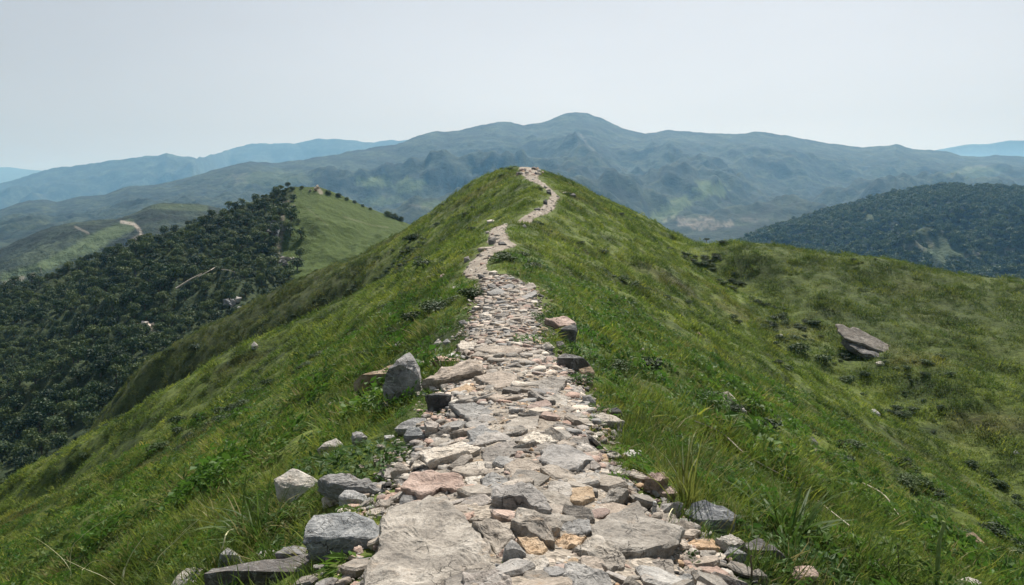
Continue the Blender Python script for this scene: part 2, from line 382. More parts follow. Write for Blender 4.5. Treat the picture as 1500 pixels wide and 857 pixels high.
# ------------------------------------------------------------------ setting: ridge terrain
ys = np.concatenate([np.arange(-8, 2, 0.25), np.arange(2, 12, 0.07), np.arange(12, 24, 0.12), np.arange(24, 50, 0.22), np.arange(50, 92, 0.3), np.arange(92, 150, 1.2)])
t = np.linspace(-1, 1, 421); ds = np.sign(t)*(np.sinh(np.abs(t)*5.2)/np.sinh(5.2))*np.where(t < 0, 95, 125)
Yg, Dg = np.meshgrid(ys, ds, indexing='ij'); Xg = cx(Yg) + Dg
Zg = H(Xg, Yg)
me = mesh_np('ridge_slope', np.stack([Xg, Yg, Zg], -1).reshape(-1, 3), grid_faces(len(ys), len(ds)), M['ground'], True)
tag(link('grassy_ridge', me), 'steep grassy ridge carrying the rocky trail', kind='structure')
# trail sheet, a few centimetres of beaten dirt over the slope
ty = np.concatenate([np.arange(0.5, 12, 0.05), np.arange(12, 30, 0.1), np.arange(30, 86, 0.2)])
tt = np.linspace(-1, 1, 41)
Yt, Tt = np.meshgrid(ty, tt, indexing='ij')
Xt = tx(Yt) + Tt*(hw(Yt)*1.06+0.03)
edge = np.abs(Tt) + 0.22*fbm(Xt*2.1, Yt*2.1, 3)*sstep(0.3, 0.8, np.abs(Tt))
Zt = H(Xt, Yt) + 0.03 - 0.12*sstep(0.78, 1.05, edge) + 0.012*fbm(Xt*5, Yt*5, 3)
me = mesh_np('trail', np.stack([Xt, Yt, Zt], -1).reshape(-1, 3), grid_faces(len(ty), len(tt)), M['dirt'], True)
trail = tag(link('trail', me), 'rocky footpath winding along the ridge crest', kind='structure')

# ------------------------------------------------------------------ setting: valley and far ranges
def disk(name, z, r, m):
    a = np.linspace(0, 2*np.pi, 97)[:-1]
    rr = np.concatenate([[150], np.geomspace(400, r, 14)])
    V = [(0, 0, z)]; Fc = []
    for q in rr:
        V += [(q*math.cos(x), q*math.sin(x), z) for x in a]
    n = len(a)
    for i in range(n): Fc.append((0, 1+i, 1+(i+1) % n, 1+(i+1) % n))
    me = bpy.data.meshes.new(name)
    faces = [(0, 1+i, 1+(i+1) % n) for i in range(n)]
    for k in range(len(rr)-1):
        for i in range(n):
            a0 = 1+k*n+i; a1 = 1+k*n+(i+1) % n
            faces.append((a0, a0+n, a1+n, a1))
    me.from_pydata(V, [], faces); me.materials.append(m); me.update()
    return tag(link(name, me), kind='structure')
disk('valley_ground', -125.0, 9400, M['far'])

class Range:
    def __init__(s, name, sil, Yc, Yf, Vf, amp, wl, rough, m, p=1.0, back=400, zb=-130, du=3, nt=110, paint=None, umin=-350, umax=1850, rough_wl=30, drop=0.0, label=None, seed=0.0, ampu=None):
        s.ampu = ampu
        s.sil = np.array(sil, float); s.Yc = Yc; s.Yf = Yf; s.Vf = Vf; s.amp = amp; s.wl = wl; s.rough = rough; s.rwl = rough_wl; s.p = p; s.drop = drop; s.seed = seed
        U = np.arange(umin, umax+du, du); T = np.concatenate([[-1, -0.6, -0.3, -0.12], np.linspace(0, 1, nt)**1.15])
        Tg, Ug = np.meshgrid(T, U, indexing='ij')
        P = s.P(Ug, np.maximum(Tg, 0))
        bk = np.maximum(-Tg, 0)
        P[..., 1] += bk*back; P[..., 0] *= (P[..., 1]/(P[..., 1]-bk*back))
        P[..., 2] = P[..., 2]*(1-bk) + zb*bk
        at_ = None
        if paint is not None:
            f = P[..., 1]*CP - P[..., 2]*SP
            u = CU + F*P[..., 0]/f; v = CV - F*(P[..., 1]*SP+P[..., 2]*CP)/f
            at_ = paint(u, v, P).reshape(-1, 2)
        else: at_ = np.zeros((P[..., 0].size, 2))
        me = mesh_np(name, P.reshape(-1, 3), grid_faces(len(T), len(U)), m, True, at_)
        s.o = tag(link(name, me), label, kind='structure')
    def P(s, u, t):
        vc = np.interp(u, s.sil[:, 0], s.sil[:, 1]) + s.drop
        Yc = s.Yc(u); Yf = s.Yf(u); vf = s.Vf(u)
        zc = Yc*(-SP+(CV-vc)/F*CP)/(CP+(CV-vc)/F*SP); zf = Yf*(-SP+(CV-vf)/F*CP)/(CP+(CV-vf)/F*SP)
        Y = Yc + (Yf-Yc)*t
        X = (u-CU)/F*Y/CP*(1.0)
        Z = zc + (zf-zc)*t**s.p
        X = X*(CP*CP) + 0*Z + (u-CU)/F*(Y*SP*SP/CP - Z*SP)      # keeps column u as Z changes
        win = (sstep(-0.03, 0.45, t) - sstep(-0.03, 0.45, 0.0))*(1-sstep(0.7, 1.0, t))
        r = ridged(X/s.wl+3.1+s.seed, Y/(s.wl*1.2)+1.7, 6, 0.44) - 1.25 + 0.2*sstep(0.2, 0.8, t)
        am = s.amp*(s.ampu(u) if s.ampu else 1.0)
        r2 = ridged(X/(s.wl*0.24)+5.5, Y/(s.wl*0.8)+2.2, 4, 0.5)-0.9
        Z = Z + am*win*(r + 0.22*r2) + s.rough*(0.35+0.65*win)*fbm(X/s.rwl+s.seed, Y/s.rwl, 4, 0.6)
        return np.stack([X, Y, Z], -1)
def blob(u, v, cu, cv, ru, rv, n=0.5, ang=0.0):
    ca, sa = math.cos(ang), math.sin(ang); a = u-cu; b = v-cv
    x = (a*ca+b*sa)/ru; y = (-a*sa+b*ca)/rv
    return 1 - sstep(0.7, 1.1, np.sqrt(x*x+y*y) + n*fbm(u/14.0, v/9.0, 3))
def line(u, v, pts, w):
    d = np.full(u.shape, 1e9)
    for (a, b), (c, e) in zip(pts[:-1], pts[1:]):
        L = (c-a)**2+(e-b)**2; q = np.clip(((u-a)*(c-a)+(v-b)*(e-b))/L, 0, 1)
        d = np.minimum(d, np.hypot(u-a-q*(c-a), v-b-q*(e-b)))
    return 1 - sstep(w*0.6, w*1.3, d)
con = lambda k: (lambda u: np.zeros_like(np.asarray(u, float))+k)
lin = lambda xs, vs: (lambda u: np.interp(u, xs, vs))
# faintest ranges
Range('faint_mountain_range', [(-350,236),(-100,250),(0,245),(25,245),(46,248),(73,250),(110,262),(200,300),(1280,300),(1340,224),(1370,218),(1396,214),(1413,211),(1439,211),(1470,206),(1500,206),(1560,200),(1700,190),(1850,200)],
      con(8700), con(7600), con(318), 60, 1500, 12, M['far'], back=500, du=5, nt=30, rough_wl=250, label='palest mountain range on the horizon')
Range('distant_mountain_range', [(-350,330),(-200,300),(-60,285),(0,273),(73,249),(122,243),(154,240),(196,232),(217,228),(238,228),(249,224),(262,227),(273,229),(298,231),(326,224),(361,213),(392,210),(434,209),(469,203),(491,204),(515,205),(533,208),(550,209),(571,205),(589,206),(640,204),(700,230),(900,290),(1850,330)],
      lin([0,290,340,1800],[4600,4800,6000,6300]), lin([0,290,340,1800],[3700,3800,4900,5000]), con(345), 130, 900, 26, M['far'], back=900, du=4, nt=60, rough_wl=160, label='distant blue mountain range on the left')
def paint_cd(u, v, P):
    g = np.maximum.reduce([blob(u, v, 548, 266, 32, 8), blob(u, v, 600, 272, 26, 11), blob(u, v, 560, 295, 34, 8)*0.6, blob(u, v, 640, 300, 26, 9)*0.6,
        blob(u, v, 1042, 277, 28, 12), blob(u, v, 985, 305, 40, 10, 0.6, -0.5)*0.8, blob(u, v, 400, 262, 60, 14)*0.35, blob(u, v, 1430, 252, 40, 9)*0.5])
    b = np.maximum.reduce([blob(u, v, 1035, 329, 34, 9, 0.7), blob(u, v, 1010, 322, 30, 5, 0.8)*0.8, line(u, v, [(848,194),(858,208),(871,221)], 1.3)*0.6,
        line(u, v, [(1390,262),(1408,250),(1432,243),(1448,244)], 2.0)*0.4,
        blob(u, v, 1100, 322, 20, 4)*0.4, line(u, v, [(560,285),(600,300),(660,312)], 2)*0.3, blob(u, v, 350, 262, 14, 10, 0.8)*0.3])
    return np.stack([g*0.85, b*0.5*(0.6+0.6*perlin(u/5.0, v/2.5))], -1)
Range('main_mountain_range', [(-350,400),(-200,350),(-80,322),(0,310),(25,301),(52,294),(70,293),(91,296),(115,289),(137,287),(161,286),(196,273),(224,271),(259,266),(301,254),(336,244),(371,236),(399,239),(431,236),(466,230),(498,227),(512,222),(554,215),(582,212),(607,201),(641,192),(652,194),(673,191),(701,185),(729,178),(750,179),(768,184),(803,177),(824,168),(841,164),(859,166),(880,174),(911,188),(941,196),(976,190),(1010,194),(1075,196),(1106,193),(1145,198),(1192,207),(1257,216),(1288,214),(1305,211),(1331,218),(1379,222),(1400,228),(1431,230),(1452,227),(1500,230),(1600,238),(1850,260)],
      lin([0,300,600,850,1500,1800],[2100,2300,2900,3300,3300,3000]), lin([0,600,1000,1500],[900,1150,1300,1300]), con(366), 85, 560, 9, M['far'], p=0.85, back=700, du=3, nt=190, paint=paint_cd, rough_wl=70, label='long blue green mountain range with the highest peak', ampu=lin([250,560],[0.3,1.0]))
def paint_g(u, v, P):
    g = np.maximum(line(u, v, [(190,330),(150,345),(110,368),(60,392),(10,408)], 9)*0.9, line(u, v, [(225,302),(300,305)], 5)*0.5)
    g = np.maximum(g, blob(u, v, 150, 352, 50, 9, 0.5, -0.5)*0.8)
    b = np.maximum(line(u, v, [(178,325),(196,328),(206,338),(207,345),(194,353)], 2.4), line(u, v, [(110,332),(130,342)], 1.6)*0.4)
    b = np.maximum(b, line(u, v, [(60,398),(5,415)], 1.8)*0.7)
    return np.stack([g*0.6, b*0.85], -1)
Range('track_hill', [(-350,470),(-100,400),(0,368),(31,354),(70,337),(105,326),(140,323),(175,321),(196,315),(224,303),(245,297),(277,298),(305,300),(340,308),(420,330),(520,360),(620,400)],
      lin([0,600],[640,760]), lin([0,600],[360,380]), lin([0,600],[470,470]), 9, 110, 2.5, M['far'], back=260, du=2, nt=90, paint=paint_g, umax=640, rough_wl=16, label='green hill with a pale curved dirt track', seed=4)
def paint_f(u, v, P):
    g = np.maximum.reduce([blob(u, v, 1375, 362, 42, 20, 0.5, 0.5), blob(u, v, 1270, 322, 16, 12)*0.6])*0.55
    b = np.maximum(line(u, v, [(1415,375),(1450,370),(1500,365)], 1.6)*0.5, blob(u, v, 1345, 360, 18, 10, 0.8)*0.25)
    return np.stack([g*0.8, b], -1)
FR = Range('right_wooded_hill', [(850,430),(950,395),(1040,362),(1080,348),(1119,333),(1188,311),(1231,300),(1266,289),(1301,280),(1348,273),(1383,268),(1418,270),(1465,273),(1500,273),(1600,276),(1850,300)],
      con(1000), lin([900,1500,1850],[600,540,540]), con(468), 24, 150, 3, M['far'], back=300, du=3, nt=100, paint=paint_f, umin=850, rough_wl=24, drop=3, label='wooded hill behind the right shoulder of the ridge', seed=9)
# near wooded hill on the left
SILH = [(-350,570),(-200,510),(-100,465),(0,429),(60,411),(100,397),(150,377),(200,358),(250,341),(280,331),(320,315),(360,300),(400,285),(430,274),(470,274),(500,285),(540,304),(570,315),(600,328),(660,350),(760,400)]
BND = [(200,430),(268,436),(285,427),(330,416),(395,413),(430,444),(600,470),(900,470)]      # v -> u boundary between trees and grass
def grassy(u, v):
    b = np.interp(v, [x[0] for x in BND], [x[1] for x in BND]) + 9*perlin(v/11.0, v*0+2) + 7*perlin(u/6.0, v/4.0)
    return sstep(-4, 4, u-b)
def paint_h(u, v, P):
    g = grassy(u, v); g = np.maximum(g, blob(u, v, 445, 278, 30, 7)*0.9)
    b = np.maximum.reduce([line(u, v, [(462,272),(470,282)], 3.0)*0.9, blob(u, v, 217, 481, 20, 5, 0.6)*0.7, blob(u, v, 417, 300, 12, 8, 0.8)*0.5, line(u, v, [(415,310),(412,345),(405,380)], 3.5)*0.55,
          line(u, v, [(505,318),(545,330),(568,333)], 1.2)*0.15, line(u, v, [(450,305),(480,330)], 1.0)*0.15])
    return np.stack([g, b], -1)
HR = Range('left_wooded_hill', SILH, lin([-350,0,430,700],[170,205,235,235]), lin([-350,0,300,430,600],[80,92,115,140,170]), lin([-350,0,160,300,430,600,760],[900,760,660,570,500,420,420]),
      3.2, 34, 0.5, M['mid'], p=0.9, back=120, du=2.5, nt=150, paint=paint_h, umax=760, rough_wl=7, drop=0, label='left hill, wooded on one side and grassy on the other', seed=2)
# the trees hide the ground, so the wooded side of the crest keeps its height from them

# ------------------------------------------------------------------ haze
bm = bmesh.new(); bmesh.ops.create_cube(bm, size=1)
bmesh.ops.scale(bm, vec=(19200, 19200, 600), verts=bm.verts); bmesh.ops.translate(bm, vec=(0, 0, -127+300), verts=bm.verts)
me = bpy.data.meshes.new('haze'); bm.to_mesh(me); bm.free()
m = bpy.data.materials.new('haze_air'); m.use_nodes = True; nt = m.node_tree; nt.nodes.clear()
out = nt.nodes.new('ShaderNodeOutputMaterial'); pv = nt.nodes.new('ShaderNodeVolumePrincipled')
pv.inputs['Color'].default_value = (0.29, 0.63, 1.0, 1); pv.inputs['Density'].default_value = 0.00012
pv.inputs['Anisotropy'].default_value = 0.3
pv.inputs['Absorption Color'].default_value = (1, 1, 1, 1)
nt.links.new(pv.outputs[0], out.inputs['Volume']); me.materials.append(m)
tag(link('haze', me), kind='stuff')

# ------------------------------------------------------------------ vegetation prototypes
def blade_np(base, dirv, L, w, bend, seg=3, tw=0.0):
    """a tapering curved blade: returns verts (2*seg+1) and faces"""
    base = np.array(base, float); d = np.array(dirv, float); d /= np.linalg.norm(d)
    side = np.cross(d, (0, 0, 1.0)); n = np.linalg.norm(side)
    side = side/n if n > 1e-3 else np.array([1.0, 0, 0])
    a = tw; up = np.cross(side, d); side = side*math.cos(a) + up*math.sin(a)*0.6
    V = []; Fc = []; p = base.copy(); hz = np.array([d[0], d[1], 0.0]); q = np.linalg.norm(hz); hz = hz/q if q > 1e-3 else np.array([1.0, 0, 0])
    for k in range(seg+1):
        f = k/seg; ww = w*(1-f**1.6)*0.5
        if k == seg: V.append(p.copy())
        else: V += [p-side*ww, p+side*ww]
        dd = d + (hz*0.8 - np.array([0, 0, 1.0]))*bend*f*1.6; dd /= np.linalg.norm(dd)
        p = p + dd*L/seg
    for k in range(seg-1): Fc.append((2*k, 2*k+1, 2*k+3, 2*k+2))
    Fc.append((2*seg-2, 2*seg-1, 2*seg, 2*seg))
    return V, Fc
def blades_mesh(name, specs, mats, mi=None):
    V = []; Fc = []; MI = []
    for i, sp in enumerate(specs):
        v, f = blade_np(*sp); o = len(V); V += v
        for q in f:
            Fc.append(tuple(dict.fromkeys(x+o for x in q))); MI.append(0 if mi is None else mi[i])
    me = bpy.data.meshes.new(name); me.from_pydata([tuple(x) for x in V], [], Fc)
    for mm in mats: me.materials.append(mm)
    me.polygons.foreach_set('material_index', MI); me.update(); return me
def tuft_specs(n, R, hmin, hmax, w, seed, lean=0.35, bend=(0.1, 0.7), seg=3):
    r = np.random.default_rng(seed); sp = []
    for i in range(n):
        a = r.random()*6.283; q = R*math.sqrt(r.random())
        b = (q*math.cos(a), q*math.sin(a), -0.02)
        a2 = a + r.normal()*0.9; l = abs(r.normal())*lean
        sp.append((b, (math.cos(a2)*l, math.sin(a2)*l, 1.0), hmin+(hmax-hmin)*r.random()**1.5, w*(0.6+0.8*r.random()), bend[0]+(bend[1]-bend[0])*r.random(), seg, r.normal()*0.8))
    return sp
def proto(name, me):                      # source meshes for scattered ground cover, instanced by geometry nodes
    return bpy.data.objects.new(name, me)
near_p = [proto('short_grass_clump', blades_mesh('short_grass', tuft_specs(70, 0.16, 0.06, 0.20, 0.0065, 11+k, 0.5), [M['blade'], M['blade_dry']], [1 if random.random() < 0.05 else 0 for _ in range(70)])) for k in range(4)]
near_p += [proto('dry_grass_clump', blades_mesh('dry_grass', tuft_specs(40, 0.16, 0.08, 0.26, 0.005, 31+k, 0.6), [M['blade'], M['blade_dry']], [random.random() < 0.6 for _ in range(40)])) for k in range(1)]
def leafy_mesh(name, n, R, h, L, W, seed, m):
    r = np.random.default_rng(seed); V = []; Fc = []
    for i in range(n):
        a = r.random()*6.283; q = R*math.sqrt(r.random()); z = h*(0.15+0.85*r.random())*(1-0.5*(q/R)**2)
        a2 = a + r.normal()*0.8; el_ = 0.15+r.normal()*0.35
        d = np.array([math.cos(a2)*math.cos(el_), math.sin(a2)*math.cos(el_), math.sin(el_)]); s = np.cross(d, (0, 0, 1)); s /= np.linalg.norm(s)
        s = s*math.cos(0.4*r.normal()) + np.cross(s, d)*0.4*r.normal(); l = L*(0.6+0.7*r.random()); w = W*(0.6+0.7*r.random())
        b = np.array([q*math.cos(a), q*math.sin(a), z]); o = len(V); dn = np.array([0, 0, -0.18*l])
        V += [b, b+d*l*.45+s*w*.5, b+d*l+dn, b+d*l*.45-s*w*.5]; Fc += [(o, o+1, o+2), (o, o+2, o+3)]
    me = bpy.data.meshes.new(name); me.from_pydata([tuple(x) for x in V], [], Fc); me.materials.append(m); me.update(); return me
weed_p = [proto('weed_clump', leafy_mesh('weed', 70, 0.14, 0.11, 0.06, 0.024, 50+k, M['leaf_fresh' if k else 'blade_deep'])) for k in range(2)]
weed_b = [proto('weed_patch', leafy_mesh('weed_patch', 90, 0.3, 0.2, 0.10, 0.045, 55+k, M['leaf_fresh' if k else 'blade_deep'])) for k in range(2)]
mid_p = [proto('mid_grass_clump', blades_mesh('mid_grass', tuft_specs(80, 0.30, 0.07, 0.21, 0.013, 61+k, 0.6, (0.2, 0.9), 2), [M['blade'], M['blade_dry']], [random.random() < 0.05 for _ in range(80)])) for k in range(4)]
mid_p += [proto('mid_dry_clump', blades_mesh('mid_dry', tuft_specs(50, 0.3, 0.12, 0.3, 0.012, 71, 0.6, (0.2, 0.9), 2), [M['blade'], M['blade_dry']], [random.random() < 0.55 for _ in range(50)]))]
far_p = [proto('far_grass_clump', blades_mesh('far_grass', tuft_specs(90, 0.5, 0.09, 0.24, 0.032, 81+k, 0.7, (0.3, 1.0), 2), [M['blade']])) for k in range(4)]
def crown_mesh(name, R, n, leaf, m, seed, lobes=7, flat=0.8, trunk=True, z0=0.75):
    """foliage as many small leaf-sized faces spread over uneven lobes, on a tapered trunk with limbs"""
    r = np.random.default_rng(seed); V = []; Fc = []; MI = []
    cs = [(np.array([0, 0, R*z0*1.25]), R*0.62)]
    for k in range(lobes):
        a = 6.283*(k+r.random()*0.6)/lobes; q = R*(0.25+0.18*r.random())
        cs.append((np.array([q*math.cos(a), q*math.sin(a), R*(0.45+0.75*r.random())*z0*1.3]), R*(0.32+0.22*r.random())))
    for i in range(n):
        c, rr = cs[r.integers(len(cs))]; d = r.normal(size=3); d /= np.linalg.norm(d)
        if d[2] < -0.45: d[2] *= -1
        p = c + d*rr*(0.72+0.36*r.random())*np.array([1, 1, flat])
        nn = d*0.75 + r.normal(size=3)*0.5; nn /= np.linalg.norm(nn)
        s = np.cross(nn, r.normal(size=3)); s /= np.linalg.norm(s); t_ = np.cross(nn, s); L = leaf*(0.5+r.random())
        o = len(V); V += [p-s*L, p+t_*L*0.55, p+s*L, p-t_*L*0.55]; Fc.append((o, o+1, o+2, o+3)); MI.append(0)
    if trunk:
        def tube(p0, p1, r0, r1):
            d = p1-p0; s = np.cross(d, (0.3, 1, 0.1)); s /= np.linalg.norm(s); t_ = np.cross(d, s); t_ /= np.linalg.norm(t_); o = len(V)
            for P_, q in ((p0, r0), (p1, r1)):
                for k in range(5): V.append(P_ + (s*math.cos(k*1.2566)+t_*math.sin(k*1.2566))*q)
            for k in range(5): Fc.append((o+k, o+(k+1) % 5, o+5+(k+1) % 5, o+5+k)); MI.append(1)
        tp = np.array([0, 0, R*z0*0.8]); tube(np.array([0, 0, -0.4*R]), tp, R*0.09, R*0.06)
        for c, rr in cs[:5]: tube(tp*0.8, c, R*0.05, R*0.02)
    me = bpy.data.meshes.new(name); me.from_pydata([tuple(x) for x in V], [], Fc)
    me.materials.append(m); me.materials.append(M['bark']); me.polygons.foreach_set('material_index', MI); me.update(); return me
CROWNS = [crown_mesh('scrub_crown', 1.0, 620, 0.085, M['leaf'], 100+k, 6+k % 3, 0.75+0.08*(k % 3)) for k in range(6)]
CROWNS_FAR = [crown_mesh('far_crown', 1.0, 150, 0.20, M['leaf_far'], 200+k, 6, 0.8, trunk=False) for k in range(4)]

def scatter(name, protos, P, E, S, I, label):
    me = bpy.data.meshes.new(name); me.vertices.add(len(P)); me.vertices.foreach_set('co', np.asarray(P, np.float32).ravel())
    a = me.attributes.new('rot', 'FLOAT_VECTOR', 'POINT'); a.data.foreach_set('vector', np.asarray(E, np.float32).ravel())
    a = me.attributes.new('scl', 'FLOAT_VECTOR', 'POINT'); a.data.foreach_set('vector', np.asarray(S, np.float32).ravel())
    a = me.attributes.new('idx', 'INT', 'POINT'); a.data.foreach_set('value', np.asarray(I, np.int32))
    o = link(name, me)
    ng = bpy.data.node_groups.new(name+'_scatter', 'GeometryNodeTree')
    ng.interface.new_socket('Geometry', in_out='INPUT', socket_type='NodeSocketGeometry')
    ng.interface.new_socket('Geometry', in_out='OUTPUT', socket_type='NodeSocketGeometry')
    gi = ng.nodes.new('NodeGroupInput'); go = ng.nodes.new('NodeGroupOutput')
    iop = ng.nodes.new('GeometryNodeInstanceOnPoints'); jn = ng.nodes.new('GeometryNodeGeometryToInstance')
    for p in reversed(protos):
        oi = ng.nodes.new('GeometryNodeObjectInfo'); oi.inputs['Object'].default_value = p; oi.transform_space = 'ORIGINAL'
        ng.links.new(oi.outputs['Geometry'], jn.inputs[0])
    def att(nm, ty):
        n = ng.nodes.new('GeometryNodeInputNamedAttribute'); n.data_type = ty; n.inputs[0].default_value = nm
        return n.outputs[0]
    iop.inputs['Pick Instance'].default_value = True
    ng.links.new(gi.outputs[0], iop.inputs['Points']); ng.links.new(jn.outputs[0], iop.inputs['Instance'])
    ng.links.new(att('idx', 'INT'), iop.inputs['Instance Index'])
    er = ng.nodes.new('FunctionNodeEulerToRotation'); ng.links.new(att('rot', 'FLOAT_VECTOR'), er.inputs[0])
    ng.links.new(er.outputs[0], iop.inputs['Rotation']); ng.links.new(att('scl', 'FLOAT_VECTOR'), iop.inputs['Scale'])
    ng.links.new(iop.outputs[0], go.inputs[0])
    md = o.modifiers.new('scatter', 'NODES'); md.node_group = ng
    tag(o, label, kind='stuff'); return o
def eulers(up, spin):
    """XYZ euler of frames whose z is up, spun by spin"""
    up = up/np.linalg.norm(up, axis=1, keepdims=True)
    ref = np.stack([np.cos(spin), np.sin(spin), np.zeros_like(spin)], 1)
    x = ref - up*np.sum(ref*up, 1, keepdims=True); x /= np.linalg.norm(x, axis=1, keepdims=True); y = np.cross(up, x)
    return np.stack([np.arctan2(y[:, 2], up[:, 2]), -np.arcsin(np.clip(x[:, 2], -1, 1)), np.arctan2(x[:, 1], x[:, 0])], 1)
def grass_zone(name, protos, y0, y1, dens, smul, lean, label, jit=0.0, extra=None):
    def width(y): return y*0.80 + 5
    A = (y1-y0)*(width(y0)+width(y1)); n = int(A*dens)
    y = y0 + (y1-y0)*rng.random(n); w0 = width(y1)
    x = (rng.random(n)*2-1)*w0; k = np.abs(x) < width(y); x, y = x[k], y[k]
    # clumpy, and none on the trail
    ax = np.abs(x-tx(y)) - hw(y)
    dens_m = 0.7 + 0.8*(perlin(x/0.9, y/0.9)*0.5+0.5*perlin(x/3.1, y/3.1)) + 0.25
    keep = (rng.random(len(x)) < dens_m) & (ax + 0.14*perlin(x*2.2, y*2.2) > 0.04 + 0.03*jit) & ((ax > 0.35) | (rng.random(len(x)) < 0.45+ax*1.6))
    x, y, ax = x[keep], y[keep], ax[keep]
    k = np.ones(len(x), bool)
    for fx, fy, fr in FOOT:
        if fy < 30: k &= ((x-fx)**2+((y-fy+0.25*fr)*0.9)**2) > (fr*0.95)**2
    x, y, ax = x[k], y[k], ax[k]
    e = 0.2; z = H(x, y); gx = (H(x+e, y, False)-H(x-e, y, False))/(2*e); gy = (H(x, y+e, False)-H(x, y-e, False))/(2*e)
    # hide cull: skip what falls behind the crest, well out of sight
    up = np.stack([-gx*lean, -gy*lean, np.ones_like(x)], 1) + rng.normal(size=(len(x), 3))*0.24
    E = eulers(up, rng.random(len(x))*6.283)
    s = smul*(0.6+0.75*rng.random(len(x)))*(0.75+0.55*(perlin(x/2.7+3, y/2.7)+0.4)); s = np.clip(s, 0.35*smul, 1.9*smul)
    s = s*np.clip(0.5+ax*0.8, 0.5, 1.25)
    S = np.stack([s, s, s*(0.55+0.9*rng.random(len(x))**1.5)], 1)
    I = rng.integers(0, len(protos), len(x))
    return scatter(name, protos, np.stack([x, y, z], 1), E, S, I, label)
def wgt(*p):
    out = []
    for ob, k in p: out += [ob]*k
    return out
# ------------------------------------------------------------------ wooded hills
def hill_surface(u, t_, R):
    return R.P(u, t_)
n = 9000
u = rng.uniform(-120, 640, n); t_ = rng.random(n)
P = hill_surface(u, t_, HR); keep = rng.random(n) < (P[:, 1]/235.0)
u, t_, P = u[keep], t_[keep], P[keep]
pu = CU + F*P[:, 0]/(P[:, 1]*CP-P[:, 2]*SP); pv = CV - F*(P[:, 1]*SP+P[:, 2]*CP)/(P[:, 1]*CP-P[:, 2]*SP)
g = grassy(pu, pv); clear = np.maximum.reduce([blob(pu, pv, 217, 481, 18, 6, 0.3), blob(pu, pv, 445, 282, 30, 12, 0.3), blob(pu, pv, 414, 335, 6, 28, 0.3)*0.8, blob(pu, pv, 422, 388, 12, 12, 0.5), blob(pu, pv, 350, 442, 12, 8)*0.9])
bd = pu - np.interp(pv, [q[0] for q in BND], [q[1] for q in BND])
keep = ((g < 0.5) | ((bd < 30) & (pv > 300) & (rng.random(len(u)) < 0.13))) & (rng.random(len(u)) > clear)
P, pu, pv = P[keep], pu[keep], pv[keep]
rad_ = (0.55+1.6*rng.random(len(P))**2.0)*(1.0+0.35*perlin(P[:, 0]/22, P[:, 1]/22))
# Poisson-like thinning so crowns crowd without sinking into each other
order = np.argsort(-rad_); sel = []; cell = {}
for i in order:
    cx_, cy_ = int(P[i, 0]//3), int(P[i, 1]//3); ok = True
    for a in (-1, 0, 1):
        for b_ in (-1, 0, 1):
            for j in cell.get((cx_+a, cy_+b_), ()):
                if (P[i, 0]-P[j, 0])**2+(P[i, 1]-P[j, 1])**2 < (0.52*(rad_[i]+rad_[j]))**2: ok = False; break
            if not ok: break
        if not ok: break
    if ok: sel.append(i); cell.setdefault((cx_, cy_), []).append(i)
sel = np.array(sel); P, pu, pv, rad_ = P[sel], pu[sel], pv[sel], rad_[sel]
ridge_v = 241 + 0.62*(740-pu)
vis = (pu > -5) & (pu < 640) & (pv < ridge_v-4)
score = np.where(vis, rad_/P[:, 1], 0); order = np.argsort(-score)
ntree = 280
for i in order[:ntree]:
    o = link('scrub_tree', CROWNS[int(rng.integers(6))], loc=P[i]-np.array([0, 0, 0.15*rad_[i]]))
    s = rad_[i]; o.scale = (s, s*(0.85+0.3*rng.random()), s*(0.85+0.4*rng.random())); o.rotation_euler = (0, 0, rng.random()*6.28)
    up_ = np.interp(pu[i], [q[0] for q in SILH], [q[1] for q in SILH]); edge_ = np.interp(pv[i], [q[0] for q in BND], [q[1] for q in BND])
    lab = ('low dark tree on the skyline of the wooded left hill' if pv[i] < up_+9 else 'dark rounded tree bordering the bare grass of the left hill' if edge_-pu[i] < 26
           else 'dark green tree just beyond the edge of the near grassy slope' if pv[i] > ridge_v[i]-45 else 'dark green tree in the middle of the dense wood covering the left hill')
    tag(o, lab, 'tree', 'trees crowded on the left hill: ' + ('skyline' if 'skyline' in lab else 'grass border' if 'border' in lab else 'lower edge' if 'low on' in lab else 'middle'))
rest = order[ntree:]
scatter('distant_scrub_wood', [proto('crown', c) for c in CROWNS], P[rest]-np.stack([0*rest, 0*rest, 0.15*rad_[rest]], 1), np.stack([0*rest, 0*rest, rng.random(len(rest))*6.28], 1),
        np.stack([rad_[rest]]*3, 1)*(0.85+0.3*rng.random((len(rest), 3))), rng.integers(0, 6, len(rest)), 'dense scrub wood covering the left hill')
print('hill trees', len(P))
# bushes along the right-hand crest line of the left hill
def hill_at(u, v, R):
    t_ = np.linspace(0, 1, 300); q = R.P(np.full(300, u), t_); f = q[:, 1]*CP-q[:, 2]*SP
    vv = CV - F*(q[:, 1]*SP+q[:, 2]*CP)/f
    return q[int(np.argmin(np.abs(vv-v)))]
CB = [(484,284,1.35,'round dark bush, first on the crest right of the bare top of the left hill'), (499,288,1.25,'second dark bush down the right crest of the left hill'), (511,293,1.0,'small dark bush third along the right crest of the left hill'),
      (522,297,.9,'low dark bush between two others midway down the left hill crest'), (534,302,.8,'low dark bush near the lower end of the left hill crest'), (545,307,.8,'lowest single bush on the right crest of the left hill'),
      (432,278,1.2,'dark tree standing left of the bare top of the left hill'), (446,276,.9,'small dark bush on the very top of the left hill'), (420,283,1.3,'dark tree just below and left of the left hill top'),
      (571,316,1.9,'dark tree crown in the notch between left hill and grassy ridge, leftmost'), (580,319,1.9,'dark tree crown in the notch, middle one'), (588,323,1.7,'dark tree crown in the notch touching the ridge slope')]
